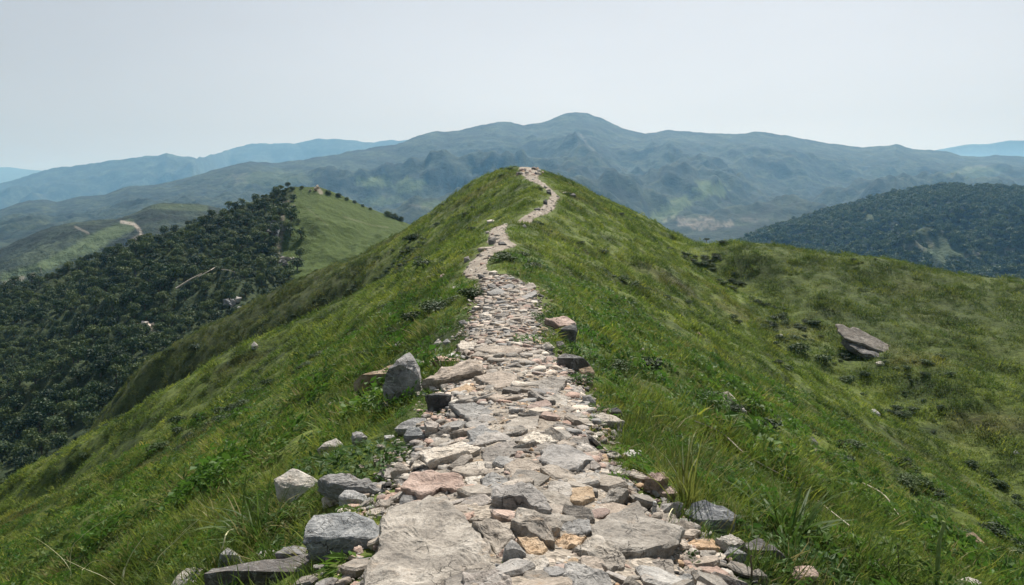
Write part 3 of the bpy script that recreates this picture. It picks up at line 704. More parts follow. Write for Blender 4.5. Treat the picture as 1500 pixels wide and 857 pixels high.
for k, (a, b_, s, lab) in enumerate(CB):
    p = hill_at(a, b_, HR); o = link('bush', CROWNS[k % 6], loc=p-np.array([0, 0, 0.75*s])); o.scale = (s, s, s*1.05); o.rotation_euler = (0, 0, k*1.3)
    tag(o, lab, 'bush')
# far wooded hill on the right: a wood of small crowns
n = 15000
u = rng.uniform(880, 1600, n); t_ = rng.random(n)**1.1; P = FR.P(u, t_)
f = P[:, 1]*CP-P[:, 2]*SP; pu = CU + F*P[:, 0]/f; pv = CV - F*(P[:, 1]*SP+P[:, 2]*CP)/f
pf = paint_f(pu, pv, P); keep = (pf[:, 0] < 0.25) & (pf[:, 1] < 0.22) & (rng.random(n) > 0.12); P = P[keep]; k = len(P)
s = 2.6 + 2.2*rng.random(k)
scatter('right_hill_wood', [proto('far_crown', c) for c in CROWNS_FAR], P-np.array([0, 0, 1.2]), np.stack([np.zeros(k), np.zeros(k), rng.random(k)*6.28], 1), np.stack([s]*3, 1), rng.integers(0, 4, k), 'far wood covering the right hill')

# ------------------------------------------------------------------ rocks
def fn(p, s, o=4): return mnoise.fractal(Vector(p)*s, 0.9, 2.0, o)
def resample(pts, M_):
    pts = [Vector(p) for p in pts]; L = [(pts[(i+1) % len(pts)]-pts[i]).length for i in range(len(pts))]; T = sum(L)
    out = []; i = 0; acc = 0
    for k in range(M_):
        s = T*k/M_
        while acc + L[i] < s: acc += L[i]; i += 1
        out.append(pts[i].lerp(pts[(i+1) % len(pts)], (s-acc)/L[i]))
    return out
def slab_mesh(name, pts, th, m, seed=0, M_=40, rough=1.0):
    """irregular flat stone: top outline at z=0, broken layered sides below it"""
    c = Vector((sum(p[0] for p in pts)/len(pts), sum(p[1] for p in pts)/len(pts)))
    P2 = resample([Vector((p[0], p[1])) for p in pts], M_)
    size = max((p-c).length for p in P2); off = Vector((seed*7.13, seed*3.7, seed*1.9))
    P2 = [p + (p-c).normalized()*size*0.05*rough*fn(Vector((p.x/size*3, p.y/size*3, 0))+off, 1.6) for p in P2]
    bm = bmesh.new(); rings = []
    prof = [(0.12, 0), (0.24, 0), (0.36, 0), (0.48, 0), (0.6, 0), (0.7, 0), (0.8, 0), (0.88, 0), (0.955, -0.03), (1.0, -0.16), (1.015, -0.45), (0.985, -0.5), (1.0, -0.78), (0.93, -1.0)]
    for s, zf in prof:
        rg = []
        for k, p in enumerate(P2):
            q = c + (p-c)*s
            if zf < -0.1: q = q + (p-c).normalized()*th*0.22*fn(Vector((p.x, p.y, zf*th*3))*(1.5/max(th, .02))*0.3+off, 1.0)
            n_ = fn(Vector((q.x/size*1.6, q.y/size*1.6, 0))+off, 1.3)
            lay = math.floor(n_*4)/4*0.6 + n_*0.4
            z = zf*th + (lay*0.30*th*rough if zf > -0.4 else 0) + 0.035*min(th, .2)*fn(Vector((q.x/size*9, q.y/size*9, zf))+off, 1.0)
            rg.append(bm.verts.new((q.x, q.y, z)))
        rings.append(rg)
    cv = bm.verts.new((c.x, c.y, rings[0][0].co.z)); n = len(P2)
    for k in range(n): bm.faces.new((cv, rings[0][k], rings[0][(k+1) % n]))
    for a, b_ in zip(rings[:-1], rings[1:]):
        for k in range(n): bm.faces.new((a[k], b_[k], b_[(k+1) % n], a[(k+1) % n]))
    bm.faces.new(list(reversed(rings[-1])))
    bmesh.ops.recalc_face_normals(bm, faces=bm.faces)
    me = bpy.data.meshes.new(name); bm.to_mesh(me); bm.free(); me.materials.append(m); return me
def hull_mesh(name, pts, m, seed=0, cuts=3, amp=0.035, soft=0.15):
    amp = amp*1.35
    bm = bmesh.new()
    for p in pts: bm.verts.new(p)
    r = bmesh.ops.convex_hull(bm, input=bm.verts)
    bmesh.ops.delete(bm, geom=[g_ for g_ in r['geom_interior'] if isinstance(g_, bmesh.types.BMVert)], context='VERTS')
    bmesh.ops.dissolve_limit(bm, angle_limit=rad(9), verts=bm.verts, edges=bm.edges)
    bmesh.ops.triangulate(bm, faces=bm.faces)
    bmesh.ops.subdivide_edges(bm, edges=bm.edges, cuts=cuts, use_grid_fill=True)
    size = max((v.co.length for v in bm.verts)); off = Vector((seed*5.3, seed*2.1, seed*9.7))
    bmesh.ops.smooth_vert(bm, verts=bm.verts, factor=soft, use_axis_x=True, use_axis_y=True, use_axis_z=True)
    bm.normal_update()
    for v in bm.verts:
        q = v.co/size
        d = fn(q+off, 2.2, 4)*1.0; cell = mnoise.voronoi(q*2.6+off)[0][0]
        v.co += v.normal*size*(amp*d + amp*1.2*(cell-0.35))
    bmesh.ops.triangulate(bm, faces=bm.faces)
    bmesh.ops.recalc_face_normals(bm, faces=bm.faces)
    me = bpy.data.meshes.new(name); bm.to_mesh(me); bm.free(); me.materials.append(m); return me
ZR = {'a': (240, 620, 3.615), 'b': (500, 620, 3.615), 'c': (840, 620, 3.615), 'd': (450, 460, 4.287), 'e': (680, 440, 3.897), 'f': (900, 400, 1.875),
      'g': (600, 380, 4.762), 'h': (640, 230, 4.08), 'p': (0, 0, 1.0), 'i': (1100, 560, 3.57)}
def px(z, pts):
    a, b_, s = ZR[z]; return [(a+x/s, b_+y/s) for x, y in pts]
seedc = [0]; FOOT = []
def slab(z, pts, th, m, lift=0.0, tilt=0.0, roll=0.0, name='flagstone', label=None, cat=None, parent=None, M_=40, rough=1.0):
    """top face seen at the given outline; tilt leans it towards the viewer, roll to the right"""
    seedc[0] += 1
    q = px(z, pts); cu = sum(p[0] for p in q)/len(q); cv = sum(p[1] for p in q)/len(q)
    vb = max(p[1] for p in q); g = at(cu, cv + (vb-cv)*0.25)
    nrm = normal(g.x, g.y, 0.3); nrm = (nrm*0.5 + Vector((0, 0, 0.5))).normalized()
    nrm = (nrm + Vector((math.tan(rad(roll)), -math.tan(rad(tilt)), 0))).normalized()
    P0 = g + Vector((0, 0, th*0.55+lift))
    W = []
    for a, b_ in q:
        r = ray(a, b_); k = P0.dot(nrm)/r.dot(nrm); W.append(r*k)
    c = sum(W, Vector())/len(W)
    X = (Vector((1, 0, 0)) - nrm*nrm.x).normalized(); Y = nrm.cross(X)
    R = Matrix((X, Y, nrm)).transposed()
    loc = [(w-c).dot(X) for w in W], [(w-c).dot(Y) for w in W]
    me = slab_mesh(name, list(zip(*loc)), th, M[m], seedc[0], M_, rough)
    o = link(name, me, parent); o.matrix_world = Matrix.Translation(c) @ R.to_4x4()
    FOOT.append((c.x, c.y, max(Vector((a, b_)).length for a, b_ in zip(*loc))))
    tag(o, label, cat)
    return o
def boulder(z, pts, m, label, edge=0.5, depth=0.8, name='rock', cat='rock', amp=0.035, bury=0.08, dy=0.0, cuts=3, base=None, soft=0.15):
    """blocky rock whose outline is seen at pts; edge = how far down the front its top face reaches"""
    seedc[0] += 1
    q = px(z, pts); us = [p[0] for p in q]; vs = [p[1] for p in q]; u0, u1, v0, v1 = min(us), max(us), min(vs), max(vs)
    g = at(*(base or ((u0+u1)/2, v1-1))); Y0 = g.y + dy; W = (u1-u0)/F*Y0; Hh = (v1-v0)/F*Y0
    D = max(W, Hh)*depth; P = []
    ve = v0 + (v1-v0)*edge
    for a, b_ in q:
        f = (v1-b_)/(v1-v0+1e-6); fe = max(0, (ve-b_)/(ve-v0+1e-6))
        P.append(pix(a, b_, Y0 + 0.10*D*f + 0.60*D*fe))
        P.append(pix(a, b_, Y0 + 0.10*D*f + 0.60*D*fe) + Vector((0, D*0.35*(1-0.6*fe), -Hh*0.10)))
    for k in (0.18, 0.5, 0.82):                                   # the front upper edge
        u_ = u0+(u1-u0)*k; P.append(pix(u_, ve+(v1-v0)*0.06*math.sin(seedc[0]*3+k*9), Y0 + 0.02*D))
    for k in (0.1, 0.5, 0.9):
        u_ = u0+(u1-u0)*k; b0 = pix(u_, v1-(v1-v0)*0.15*abs(k-.5), Y0+0.08*D)
        P.append(b0 - Vector((0, 0, bury*Hh+0.02)))
        w = pix(u_, v1, Y0+0.08*D); P.append(Vector((w.x, w.y+D*0.75, w.z-bury*Hh)))
    c = sum(P, Vector())/len(P); lo = min(p.z for p in P); c = Vector((c.x, c.y, lo))
    me = hull_mesh(name, [p-c for p in P], M[m], seedc[0], cuts, amp, soft)
    o = link(name, me, loc=c); tag(o, label, cat)
    FOOT.append((c.x, c.y, max(W, D)*(0.34 if v1 > 850 else 0.45))); return o

# -- broad slabs set in the trail (pieces of the trail)
big = slab('b', [(240,470),(330,425),(480,385),(575,400),(650,455),(700,515),(770,600),(828,760),(700,775),(640,800),(560,820),(470,870),(300,900),(115,870),(120,740),(180,690),(200,620),(198,520)], .15, 'tan', .02, 0, name='slab', label='broadest slab of the path, grey brown and pitted, in front of the pink stone', parent=trail, M_=64)
TS = [('a','b',[(690,520),(770,490),(880,530),(925,580),(850,650),(835,720),(790,640)],.08,'tan',.03,4,-4),
 (0,'b',[(650,780),(820,770),(905,830),(880,890),(640,900)],.07,'grey',.03,2,0),
 (0,'b',[(895,530),(930,448),(1040,450),(1150,460),(1165,520),(1110,560),(1140,632),(1060,600),(960,545)],.09,'tan',.07,2,-3),
 (0,'b',[(820,330),(960,298),(1062,350),(1115,450),(1045,458),(960,388),(870,385),(800,370)],.08,'grey',.06,0,3),
 (0,'b',[(735,285),(800,255),(885,285),(880,330),(810,350),(750,325)],.05,'grey',.03,5,0),
 (0,'b',[(740,130),(860,105),(975,145),(900,165),(870,225),(760,235)],.05,'tan',.02,0,0),
 (0,'b',[(860,215),(960,180),(1040,190),(1075,225),(1020,250),(990,280),(900,280)],.05,'tan',.03,0,2),
 (0,'b',[(690,100),(760,35),(880,55),(915,90),(830,88),(740,112)],.06,'grey',.03,0,0),
 (0,'b',[(1060,130),(1190,98),(1290,150),(1348,188),(1240,235),(1130,240),(1060,200)],.07,'grey',.04,0,3),
 (0,'b',[(915,90),(1000,45),(1090,50),(1150,100),(1010,95)],.06,'tan',.05,4,0),
 (0,'b',[(645,255),(735,248),(750,330),(700,355),(655,310)],.05,'pale',.02,0,0),
 (0,'b',[(1090,310),(1200,298),(1232,345),(1180,420),(1100,392)],.06,'pale',.03,3,0),
 (0,'b',[(1205,345),(1330,330),(1350,380),(1270,420),(1215,410)],.05,'ochre',.03,0,0),
 (0,'c',[(90,540),(130,500),(240,445),(340,415),(400,488),(588,545),(540,625),(420,658),(280,682),(220,670),(150,610)],.10,'tan',.05,0,2),
 (0,'c',[(5,655),(60,600),(150,590),(220,650),(272,700),(262,745),(180,778),(110,710)],.07,'tan',.04,3,0),
 (0,'c',[(-40,735),(60,730),(160,775),(212,810),(215,880),(-30,890)],.08,'grey',.03,0,0),
 (0,'c',[(120,410),(230,330),(300,350),(240,395),(180,425)],.08,'tan',.05,3,0),
 (0,'c',[(-20,515),(70,500),(95,545),(60,600),(-10,620)],.05,'tan',.02,0,0),
 (0,'c',[(340,760),(440,705),(520,710),(545,800),(480,830),(360,850)],.05,'tan',.02,0,0),
 (0,'c',[(490,830),(600,790),(635,810),(590,857),(480,880)],.04,'grey',.04,3,0),
 (0,'b',[(960,690),(1080,690),(1110,740),(1040,790),(960,780)],.05,'pale',.02,0,0),
 (0,'b',[(930,600),(1040,605),(1090,650),(1060,690),(980,680)],.06,'ochre',.03,0,0),
 (0,'b',[(1115,610),(1180,580),(1300,600),(1240,650),(1150,660)],.06,'ochre',.03,5,0),
 (0,'b',[(1130,560),(1200,520),(1310,505),(1330,560),(1220,600)],.05,'grey',.04,2,0),
 (0,'d',[(1055,400),(1180,350),(1290,358),(1310,440),(1150,455)],.08,'tan',.03,2,0),
 (0,'d',[(890,560),(1050,550),(1190,620),(1100,680),(1030,670)],.06,'grey',.03,0,0),
 (0,'d',[(1000,730),(1100,690),(1275,770),(1180,812),(1040,815)],.07,'grey',.03,3,0),
 (0,'d',[(1025,262),(1080,215),(1200,250),(1120,292)],.05,'pink',.02,0,0),
 (0,'d',[(940,190),(980,165),(1045,172),(1070,200),(960,222)],.10,'pale',.08,3,0),
 (0,'d',[(880,480),(1000,430),(1075,480),(1050,510),(940,500)],.07,'ochre',.04,4,0),
 (0,'d',[(940,500),(1040,510),(1060,548),(960,550)],.05,'tan',.03,0,0),
 (0,'e',[(60,430),(190,395),(300,420),(290,475),(180,500)],.07,'tan',.04,0,0),
 (0,'e',[(360,470),(480,440),(560,425),(592,450),(530,520),(380,510)],.08,'tan',.05,3,0),
 (0,'e',[(310,800),(400,745),(470,760),(530,805),(440,815)],.08,'pale',.06,5,0),
 (0,'e',[(300,840),(430,810),(610,815),(640,850),(620,885),(420,880)],.05,'tan',.02,0,0),
 (0,'e',[(350,600),(470,560),(500,590),(430,620)],.05,'pink',.03,0,0),
 (0,'e',[(520,620),(600,590),(640,620),(570,650)],.04,'tan',.03,0,0),
 (0,'e',[(180,290),(280,258),(355,270),(300,300)],.06,'tan',.04,0,0),
 (0,'e',[(40,310),(120,270),(200,300),(180,330)],.05,'tan',.03,0,0),
 (0,'e',[(0,700),(120,640),(200,680),(150,730),(60,740)],.05,'grey',.02,0,0),
 (0,'e',[(215,720),(330,640),(430,650),(420,720),(290,780)],.05,'tan',.02,0,0),
 (0,'g',[(540,225),(620,195),(680,225),(650,245),(580,240)],.08,'grey',.06,5,0),
 (0,'g',[(620,190),(700,170),(740,185),(690,205)],.08,'grey',.06,4,0),
 (0,'g',[(770,260),(880,215),(890,240),(800,280)],.07,'grey',.05,4,0),
 (0,'g',[(750,190),(860,160),(885,185),(830,210)],.07,'tan',.05,4,0),
 (0,'g',[(590,390),(640,365),(700,370),(660,400)],.08,'tan',.06,3,0),
 (0,'g',[(440,620),(520,590),(640,600),(830,620),(740,650),(560,650)],.06,'tan',.04,2,0)]
for row in TS: slab(row[1], row[2], row[3], row[4], row[5], row[6], row[7], parent=trail)

# -- loose stones, each a thing of its own
T = 'rock'
slab('b', [(312,335),(360,258),(480,248),(560,252),(645,278),(658,345),(600,352),(520,335),(430,372)], .07, 'pink', .08, 2, 0, 'flat_rock', 'flat pink stone with a notched front edge above the broad pitted slab', T)
slab('b', [(415,148),(520,120),(640,92),(740,125),(680,150),(600,165),(455,202)], .07, 'pale', .12, 5, 0, 'flat_rock', 'long narrow buff slab jutting over the leafy dark green plant', T)
slab('d', [(715,410),(850,332),(1000,285),(1075,285),(1112,312),(1095,350),(960,372),(810,402)], .17, 'tan', .16, 4, 0, 'flat_rock', 'big pointed brown slab with a deep shadow under its front, left side of the trail', T)
slab('e', [(455,102),(520,98),(565,86),(642,122),(600,148),(550,142)], .12, 'pink', .35, 6, 0, 'flat_rock', 'pink topped slab above a dark shadow stone in the grass right of the trail', T)
boulder('e', [(540,165),(600,140),(640,135),(645,180),(625,240),(600,215)], 'dark', 'dark stone standing in for the shadow beneath the pink topped slab', .3, .6)  # dark stone put where the slab's shadow falls
boulder('e', [(535,325),(570,305),(660,322),(722,375),(700,392),(620,402),(560,385)], 'dark', 'black arched stone with a white rim, right of the trail beside an orange stone', .25, .7)
boulder('e', [(655,390),(722,375),(745,412),(735,455),(690,432)], 'ochre', 'orange stone leaning on the black arched stone', .5, .6)
boulder('e', [(640,520),(660,488),(692,522),(665,535)], 'white', 'small white stone below the orange stone', .6, .7)
boulder('e', [(675,545),(720,540),(752,578),(740,612),(695,592)], 'grey', 'grey white mottled stone right of the trail, above the black ball of rock', .6, .7)
boulder('e', [(825,645),(835,618),(870,608),(898,628),(905,660),(880,685),(843,682)], 'dark', 'round black stone like a ball perched on pale stones right of the trail', .4, .9, amp=.01, soft=.7)
boulder('e', [(745,662),(790,640),(850,660),(920,690),(900,730),(830,700)], 'pale', 'pale jagged stone carrying the round black one', .6, .7)
boulder('e', [(355,362),(430,302),(472,322),(460,362),(400,372)], 'pale', 'pale blocky stone at the right trail edge, beside low weeds', .6, .7)
boulder('e', [(440,255),(480,235),(520,270),(490,295),(450,285)], 'pale', 'pale lumpy stone in weeds below the pink topped slab', .6, .7)
boulder('e', [(525,235),(560,230),(582,270),(555,285)], 'grey', 'small grey stone in weeds just right of the pale lumpy one', .6, .7)
boulder('e', [(480,370),(535,350),(550,372),(510,388)], 'white', 'small white chip at the right trail edge near the black arched stone', .6, .7)
boulder('e', [(605,650),(660,635),(672,665),(620,675)], 'white', 'flat white stone at the right trail edge, left of the black ball of rock', .6, .7)
# left rim
boulder('a', [(740,600),(748,560),(795,488),(880,485),(975,473),(1100,520),(1140,605),(1110,685),(1005,708),(940,680),(860,700),(770,690),(735,640)], 'blue', 'big faceted blue grey boulder with white veins and a shaded left face', .62, .75, amp=.03)
boulder('a', [(200,880),(215,800),(290,780),(540,748),(640,735),(740,695),(850,705),(922,775),(925,900),(560,1000),(230,1000)], 'dark', 'large dark grey boulder in the bottom foreground left of the path', .35, .5, amp=.03, base=(400, 856))
boulder('a', [(20,900),(60,812),(120,768),(250,764),(292,790),(220,880),(150,940)], 'pale', 'rounded pale stone with an orange side at the bottom left end of the rocks', .5, .6, base=(285, 856))
boulder('a', [(285,775),(300,692),(335,658),(375,690),(415,755),(350,785)], 'blue', 'upright small grey stone standing behind the bottom left boulders', .35, .8)
boulder('a', [(465,745),(490,690),(540,668),(590,680),(602,722),(560,748)], 'grey', 'rounded grey stone, left of a pair behind the large dark boulder', .55, .8)
boulder('a', [(590,690),(630,660),(690,648),(755,665),(745,700),(650,742),(605,740)], 'grey', 'grey brown stone, right of a pair behind the large dark boulder', .5, .8)
boulder('a', [(590,300),(640,262),(680,243),(780,280),(812,312),(800,365),(700,402),(600,395)], 'pale', 'cream topped rock with a ragged left side at the left end of the stone rim', .6, .7)
slab('a', [(812,295),(920,263),(1090,290),(1200,330),(1248,376),(1160,372),(1050,345),(900,335)], .13, 'grey', .14, 5, 4, 'flat_rock', 'long grey slab with a black shaded front along the left rim of the path', T)
boulder('a', [(925,392),(955,360),(1000,352),(1062,380),(1072,432),(1020,462),(975,450)], 'white', 'black and white stone tucked below the long grey slab', .45, .7)
boulder('a', [(835,400),(870,375),(905,385),(930,430),(880,445),(845,430)], 'pale', 'small pale stone between the cream topped rock and the black and white stone', .5, .7)
boulder('a', [(1110,452),(1140,400),(1215,415),(1212,468),(1150,470)], 'tan', 'small brown wedge stone below the right end of the long grey slab', .5, .7)
boulder('a', [(1130,480),(1160,452),(1200,470),(1180,495)], 'pale', 'small smooth buff pebble at the top left corner of the broad pitted slab', .5, .7)
boulder('b', [(262,262),(305,200),(364,245),(350,292),(290,302)], 'tan', 'angular brownish block left of the notched pink stone', .5, .8)
boulder('b', [(365,242),(385,205),(410,195),(480,242),(420,262)], 'pale', 'pale humped stone between the brownish block and the buff slab', .5, .7)
boulder('b', [(305,430),(325,378),(380,385),(470,400),(430,440),(350,450)], 'grey', 'row of grey stone resting against the back edge of the broad slab', .6, .6)
boulder('b', [(850,745),(868,660),(905,612),(978,690),(970,740),(910,770)], 'grey', 'upright purple grey wedge stone beside the broad slab right edge', .35, .7)
boulder('b', [(1245,245),(1290,208),(1340,200),(1375,228),(1345,265),(1260,272)], 'grey', 'rounded grey stone with a dark side at the right edge of the path', .6, .7)
boulder('b', [(1240,120),(1300,105),(1352,150),(1310,172),(1262,155)], 'white', 'whitish slate at the right path edge, left of the lone white flat stone', .7, .7)
boulder('b', [(600,205),(665,160),(690,200),(680,240),(620,235)], 'pale', 'small pale block under the front of the buff slab', .5, .7)
boulder('b', [(695,200),(745,190),(765,235),(720,245)], 'ochre', 'small orange stone under the right end of the buff slab', .5, .7)
boulder('b', [(1320,470),(1350,430),(1420,460),(1400,490)], 'pale', 'small pale stone in the gravel right of the centre slabs', .6, .7)
boulder('b', [(965,440),(985,418),(1000,440),(985,458)], 'white', 'little white pebble in the shaded gap between two grey slabs', .5, .8, cuts=2)
# cluster halfway
boulder('d', [(288,432),(370,382),(540,322),(575,312),(560,360),(470,445),(400,470),(312,500)], 'ochre', 'leaning brown rock like a log, left of the black and white jagged rock', .4, .7)
boulder('d', [(470,450),(530,370),(560,290),(640,250),(672,320),(700,400),(695,475),(600,535),(540,500)], 'blue', 'tall jagged black and white rock left of the trail', .3, .7, amp=.06)
boulder('d', [(775,290),(825,258),(900,275),(965,292),(930,310),(870,325)], 'pink', 'reddish brown stone behind the big pointed slab', .6, .7)
boulder('d', [(870,262),(910,243),(960,262),(930,282)], 'white', 'small whitish stone behind the reddish brown one', .6, .7)
boulder('d', [(700,302),(750,288),(830,330),(815,352),(745,338)], 'pale', 'pale lumpy stone between the jagged rock and the big pointed slab', .6, .7)
boulder('d', [(740,510),(800,498),(908,508),(890,585),(870,612),(835,600)], 'dark', 'dark slate block standing below the big pointed slab', .12, .5)
boulder('d', [(682,492),(720,482),(758,505),(745,530),(700,515)], 'pale', 'small pale stone left of the dark slate block', .6, .7)
boulder('d', [(765,450),(800,458),(822,488),(780,482)], 'white', 'small white stone in the shadow of the big pointed slab', .6, .7)
boulder('d', [(835,445),(880,435),(898,470),(860,485)], 'pale', 'small mottled stone by the tip of the dark slate block', .6, .7)
boulder('d', [(545,722),(600,680),(660,650),(735,655),(760,690),(700,725),(600,748)], 'blue', 'flat topped blue grey rock behind the leafy plant', .7, .7)
boulder('d', [(735,680),(780,662),(828,690),(805,770),(755,790),(740,740)], 'grey', 'upright grey block right of the flat topped blue grey rock', .4, .8)
boulder('d', [(605,760),(640,715),(700,710),(740,770),(700,815),(650,800)], 'blue', 'shiny grey rock in front of the flat topped one, above the leafy plant', .5, .8)
boulder('d', [(480,765),(540,758),(590,775),(560,792),(490,788)], 'white', 'low white stone at the back of the leafy plant', .6, .7)
boulder('d', [(452,560),(500,550),(532,580),(515,598),(470,592)], 'pale', 'pale flat stone lying in grass below the jagged rock', .6, .7)
boulder('d', [(280,745),(340,738),(372,775),(330,830),(282,805)], 'grey', 'grey upright stone in grass left of the leafy plant', .4, .8)
boulder('d', [(60,850),(120,800),(180,782),(220,820),(180,880),(90,890)], 'pale', 'pale brown rock in the grass, farther left of the leafy plant', .5, .7)
boulder('d', [(540,200),(570,170),(615,175),(625,200),(570,222)], 'grey', 'grey stone half sunk in the grass above the jagged rock', .5, .7)
boulder('d', [(465,250),(490,235),(512,255),(490,268)], 'pale', 'small pale stone in the grass left of the half sunk grey stone', .6, .7)
boulder('d', [(60,585),(130,560),(220,530),(215,550),(130,590),(70,600)], 'grey', 'long low grey rock lying in the left slope grass', .6, .5)
boulder('d', [(950,45),(985,35),(1010,60),(985,80),(955,75)], 'grey', 'grey stone at the left trail border among little pale ones', .6, .7)
for pts, lab in (([(795,185),(825,155),(848,180),(820,210)], 'small white stone, first of three at the left trail border'), ([(850,175),(880,155),(905,180),(870,195)], 'small white stone, middle of three at the left trail border'), ([(800,220),(850,215),(860,240),(815,240)], 'small pale stone lowest of three at the left trail border')):
    boulder('d', pts, 'white', lab, .6, .7, cuts=2)
# loose angular blocks banked along both rims, each one a thing
rb = np.random.default_rng(77)
BLK = [hull_mesh('block', [Vector((q[0]*1.0, q[1]*.75, q[2]*.55)) for q in (lambda a: a/np.linalg.norm(a, axis=1, keepdims=True)*(0.75+0.35*rb.random((14, 1))))(rb.normal(size=(14, 3)))], M[mm], 700+i, 2, .05) for i, mm in enumerate(['tan', 'grey', 'grey', 'tan', 'blue', 'pale', 'dark', 'tan', 'pink'])]
for k in range(66):
    left = k < 46; y = 3.3+7.5*rb.random()**1.2; s = .045+.085*rb.random()**1.5; x = float(tx(y)) + (-1 if left else 1)*(float(hw(y)) + (abs(rb.normal())*.17 if left else abs(rb.normal())*.10))
    if any((x-fx)**2+(y-fy)**2 < (fr*.8+s*.6)**2 for fx, fy, fr in FOOT): continue
    o = link('stone_block', BLK[int(rb.integers(9))], loc=(x, y, Hs(x, y)+s*.22)); o.scale = (s, s, s*(.8+.5*rb.random())); o.rotation_euler = (rb.normal()*.25, rb.normal()*.25, rb.random()*6.28)
    tag(o, 'small angular block among the broken stones banked along the left rim of the path' if left else 'small angular block among the broken stones along the right rim of the path', 'rock', 'broken blocks on the left rim' if left else 'broken blocks on the right rim')
    FOOT.append((x, y, s*.8))
# right of the path, near
slab('c', [(243,168),(290,142),(345,136),(362,148),(345,165),(300,173)], .05, 'white', .06, 3, 0, 'flat_rock', 'lone smooth white flat stone on the grass right of the path', T)
slab('c', [(375,292),(400,262),(470,254),(512,288),(440,307)], .09, 'pink', .07, 2, 0, 'flat_rock', 'pink oval stone behind the tall olive grass clump', T)
boulder('c', [(600,485),(632,425),(700,410),(790,435),(872,490),(845,540),(760,570),(640,560)], 'blue', 'grey white boulder half hidden by grass right of the path', .7, .7)
boulder('c', [(1142,780),(1185,755),(1270,758),(1305,812),(1275,865),(1170,880)], 'pink', 'rounded pink boulder at the bottom, right end of the stones', .5, .8)
boulder('c', [(895,645),(980,608),(1060,650),(1118,712),(1100,750),(1000,735),(940,700)], 'dark', 'dark humped boulder just below the spiky plant', .5, .7)
slab('c', [(750,608),(830,584),(912,632),(850,645)], .06, 'pale', .10, 3, 0, 'flat_rock', 'pale tilted slab resting beside the dark humped boulder', T)
boulder('c', [(800,700),(830,645),(920,690),(905,738),(830,742)], 'blue', 'blue grey block below the pale tilted slab', .5, .7)
boulder('c', [(600,650),(640,615),(740,610),(782,662),(740,698),(650,690)], 'ochre', 'rusty brown stone left of the pale tilted slab', .55, .7)
boulder('c', [(416,492),(428,405),(443,425),(440,497)], 'white', 'thin pale splinter of stone standing on end at the path edge', .15, .6, cuts=2)
boulder('c', [(440,490),(470,450),(545,470),(550,500),(480,505)], 'pink', 'reddish stone just right of the standing splinter', .6, .7)
boulder('c', [(380,400),(420,345),(520,330),(550,370),(500,400)], 'pink', 'reddish brown layered stone under the tall olive grass clump', .6, .7)
boulder('c', [(30,240),(60,205),(110,200),(145,228),(110,262),(45,265)], 'grey', 'grey round stone second in from the right path edge', .6, .7)
boulder('c', [(240,320),(275,288),(325,320),(290,350)], 'pale', 'pale rounded stone on the path, left of the reddish layered stone', .6, .7)
boulder('c', [(90,470),(130,440),(190,465),(150,495)], 'pale', 'cream stone above the back corner of the large right hand slab', .6, .7)
boulder('c', [(940,790),(985,770),(1030,810),(1000,850),(950,840)], 'tan', 'brown stone in the bottom gravel, left of the rounded pink boulder', .5, .7)
# right slope
for z, pts, m, lab in (('f', [(294,328),(312,326),(336,350),(330,360),(312,350)], 'pale', 'long pale stone in the right slope grass, upper of a close pair'), ('f', [(340,366),(358,370),(364,384),(348,382)], 'pale', 'short pale stone in the right slope grass, lower of a close pair'),
    ('f', [(430,392),(440,381),(458,398),(452,410)], 'pale', 'pale buff stone by itself right of the close pair on the slope'), ('f', [(533,455),(545,448),(560,468),(550,475)], 'pale', 'small pale stone with a dull one below it on the right slope'), ('f', [(545,480),(560,478),(568,498),(555,500)], 'grey', 'dull grey stone just below the small pale one on the right slope'),
    ('f', [(675,628),(700,602),(742,632),(735,642),(700,640)], 'grey', 'grey and red stone in the lower right grass'), ('f', [(960,716),(985,710),(1018,742),(1000,758),(980,735)], 'ochre', 'orange brown stone in the far lower right grass'),
    ('f', [(702,376),(715,372),(732,388),(722,392)], 'white', 'white stone on the grass rib, well below the large weathered slab'), ('f', [(718,245),(735,240),(742,250),(725,256)], 'white', 'small white stone just below the large weathered slab'),
    ('f', [(700,790),(730,785),(748,805),(720,815)], 'tan', 'dull pinkish stone at the lower right, between two dry stems'), ('f', [(940,845),(975,835),(1010,850),(1000,870),(950,870)], 'pale', 'cream stone cut off by the bottom edge at the lower right'),
    ('f', [(70,210),(78,205),(84,212),(76,217)], 'white', 'tiny white stone on the right slope near the trail'), ('f', [(222,166),(232,160),(240,172),(230,178)], 'pink', 'small pink stone high on the right slope'),
    ('f', [(445,170),(458,166),(466,174),(455,178)], 'pale', 'small buff stone up the grass rib from the large weathered slab'), ('f', [(1095,490),(1105,486),(1113,496),(1102,500)], 'white', 'small white stone at the far right edge of the slope'),
    ('f', [(190,405),(205,400),(214,410),(200,414)], 'grey', 'flat grey stone at the upper end of the long dry stem')):
    boulder(z, pts, m, lab, .65, .7, cuts=2, bury=.2)
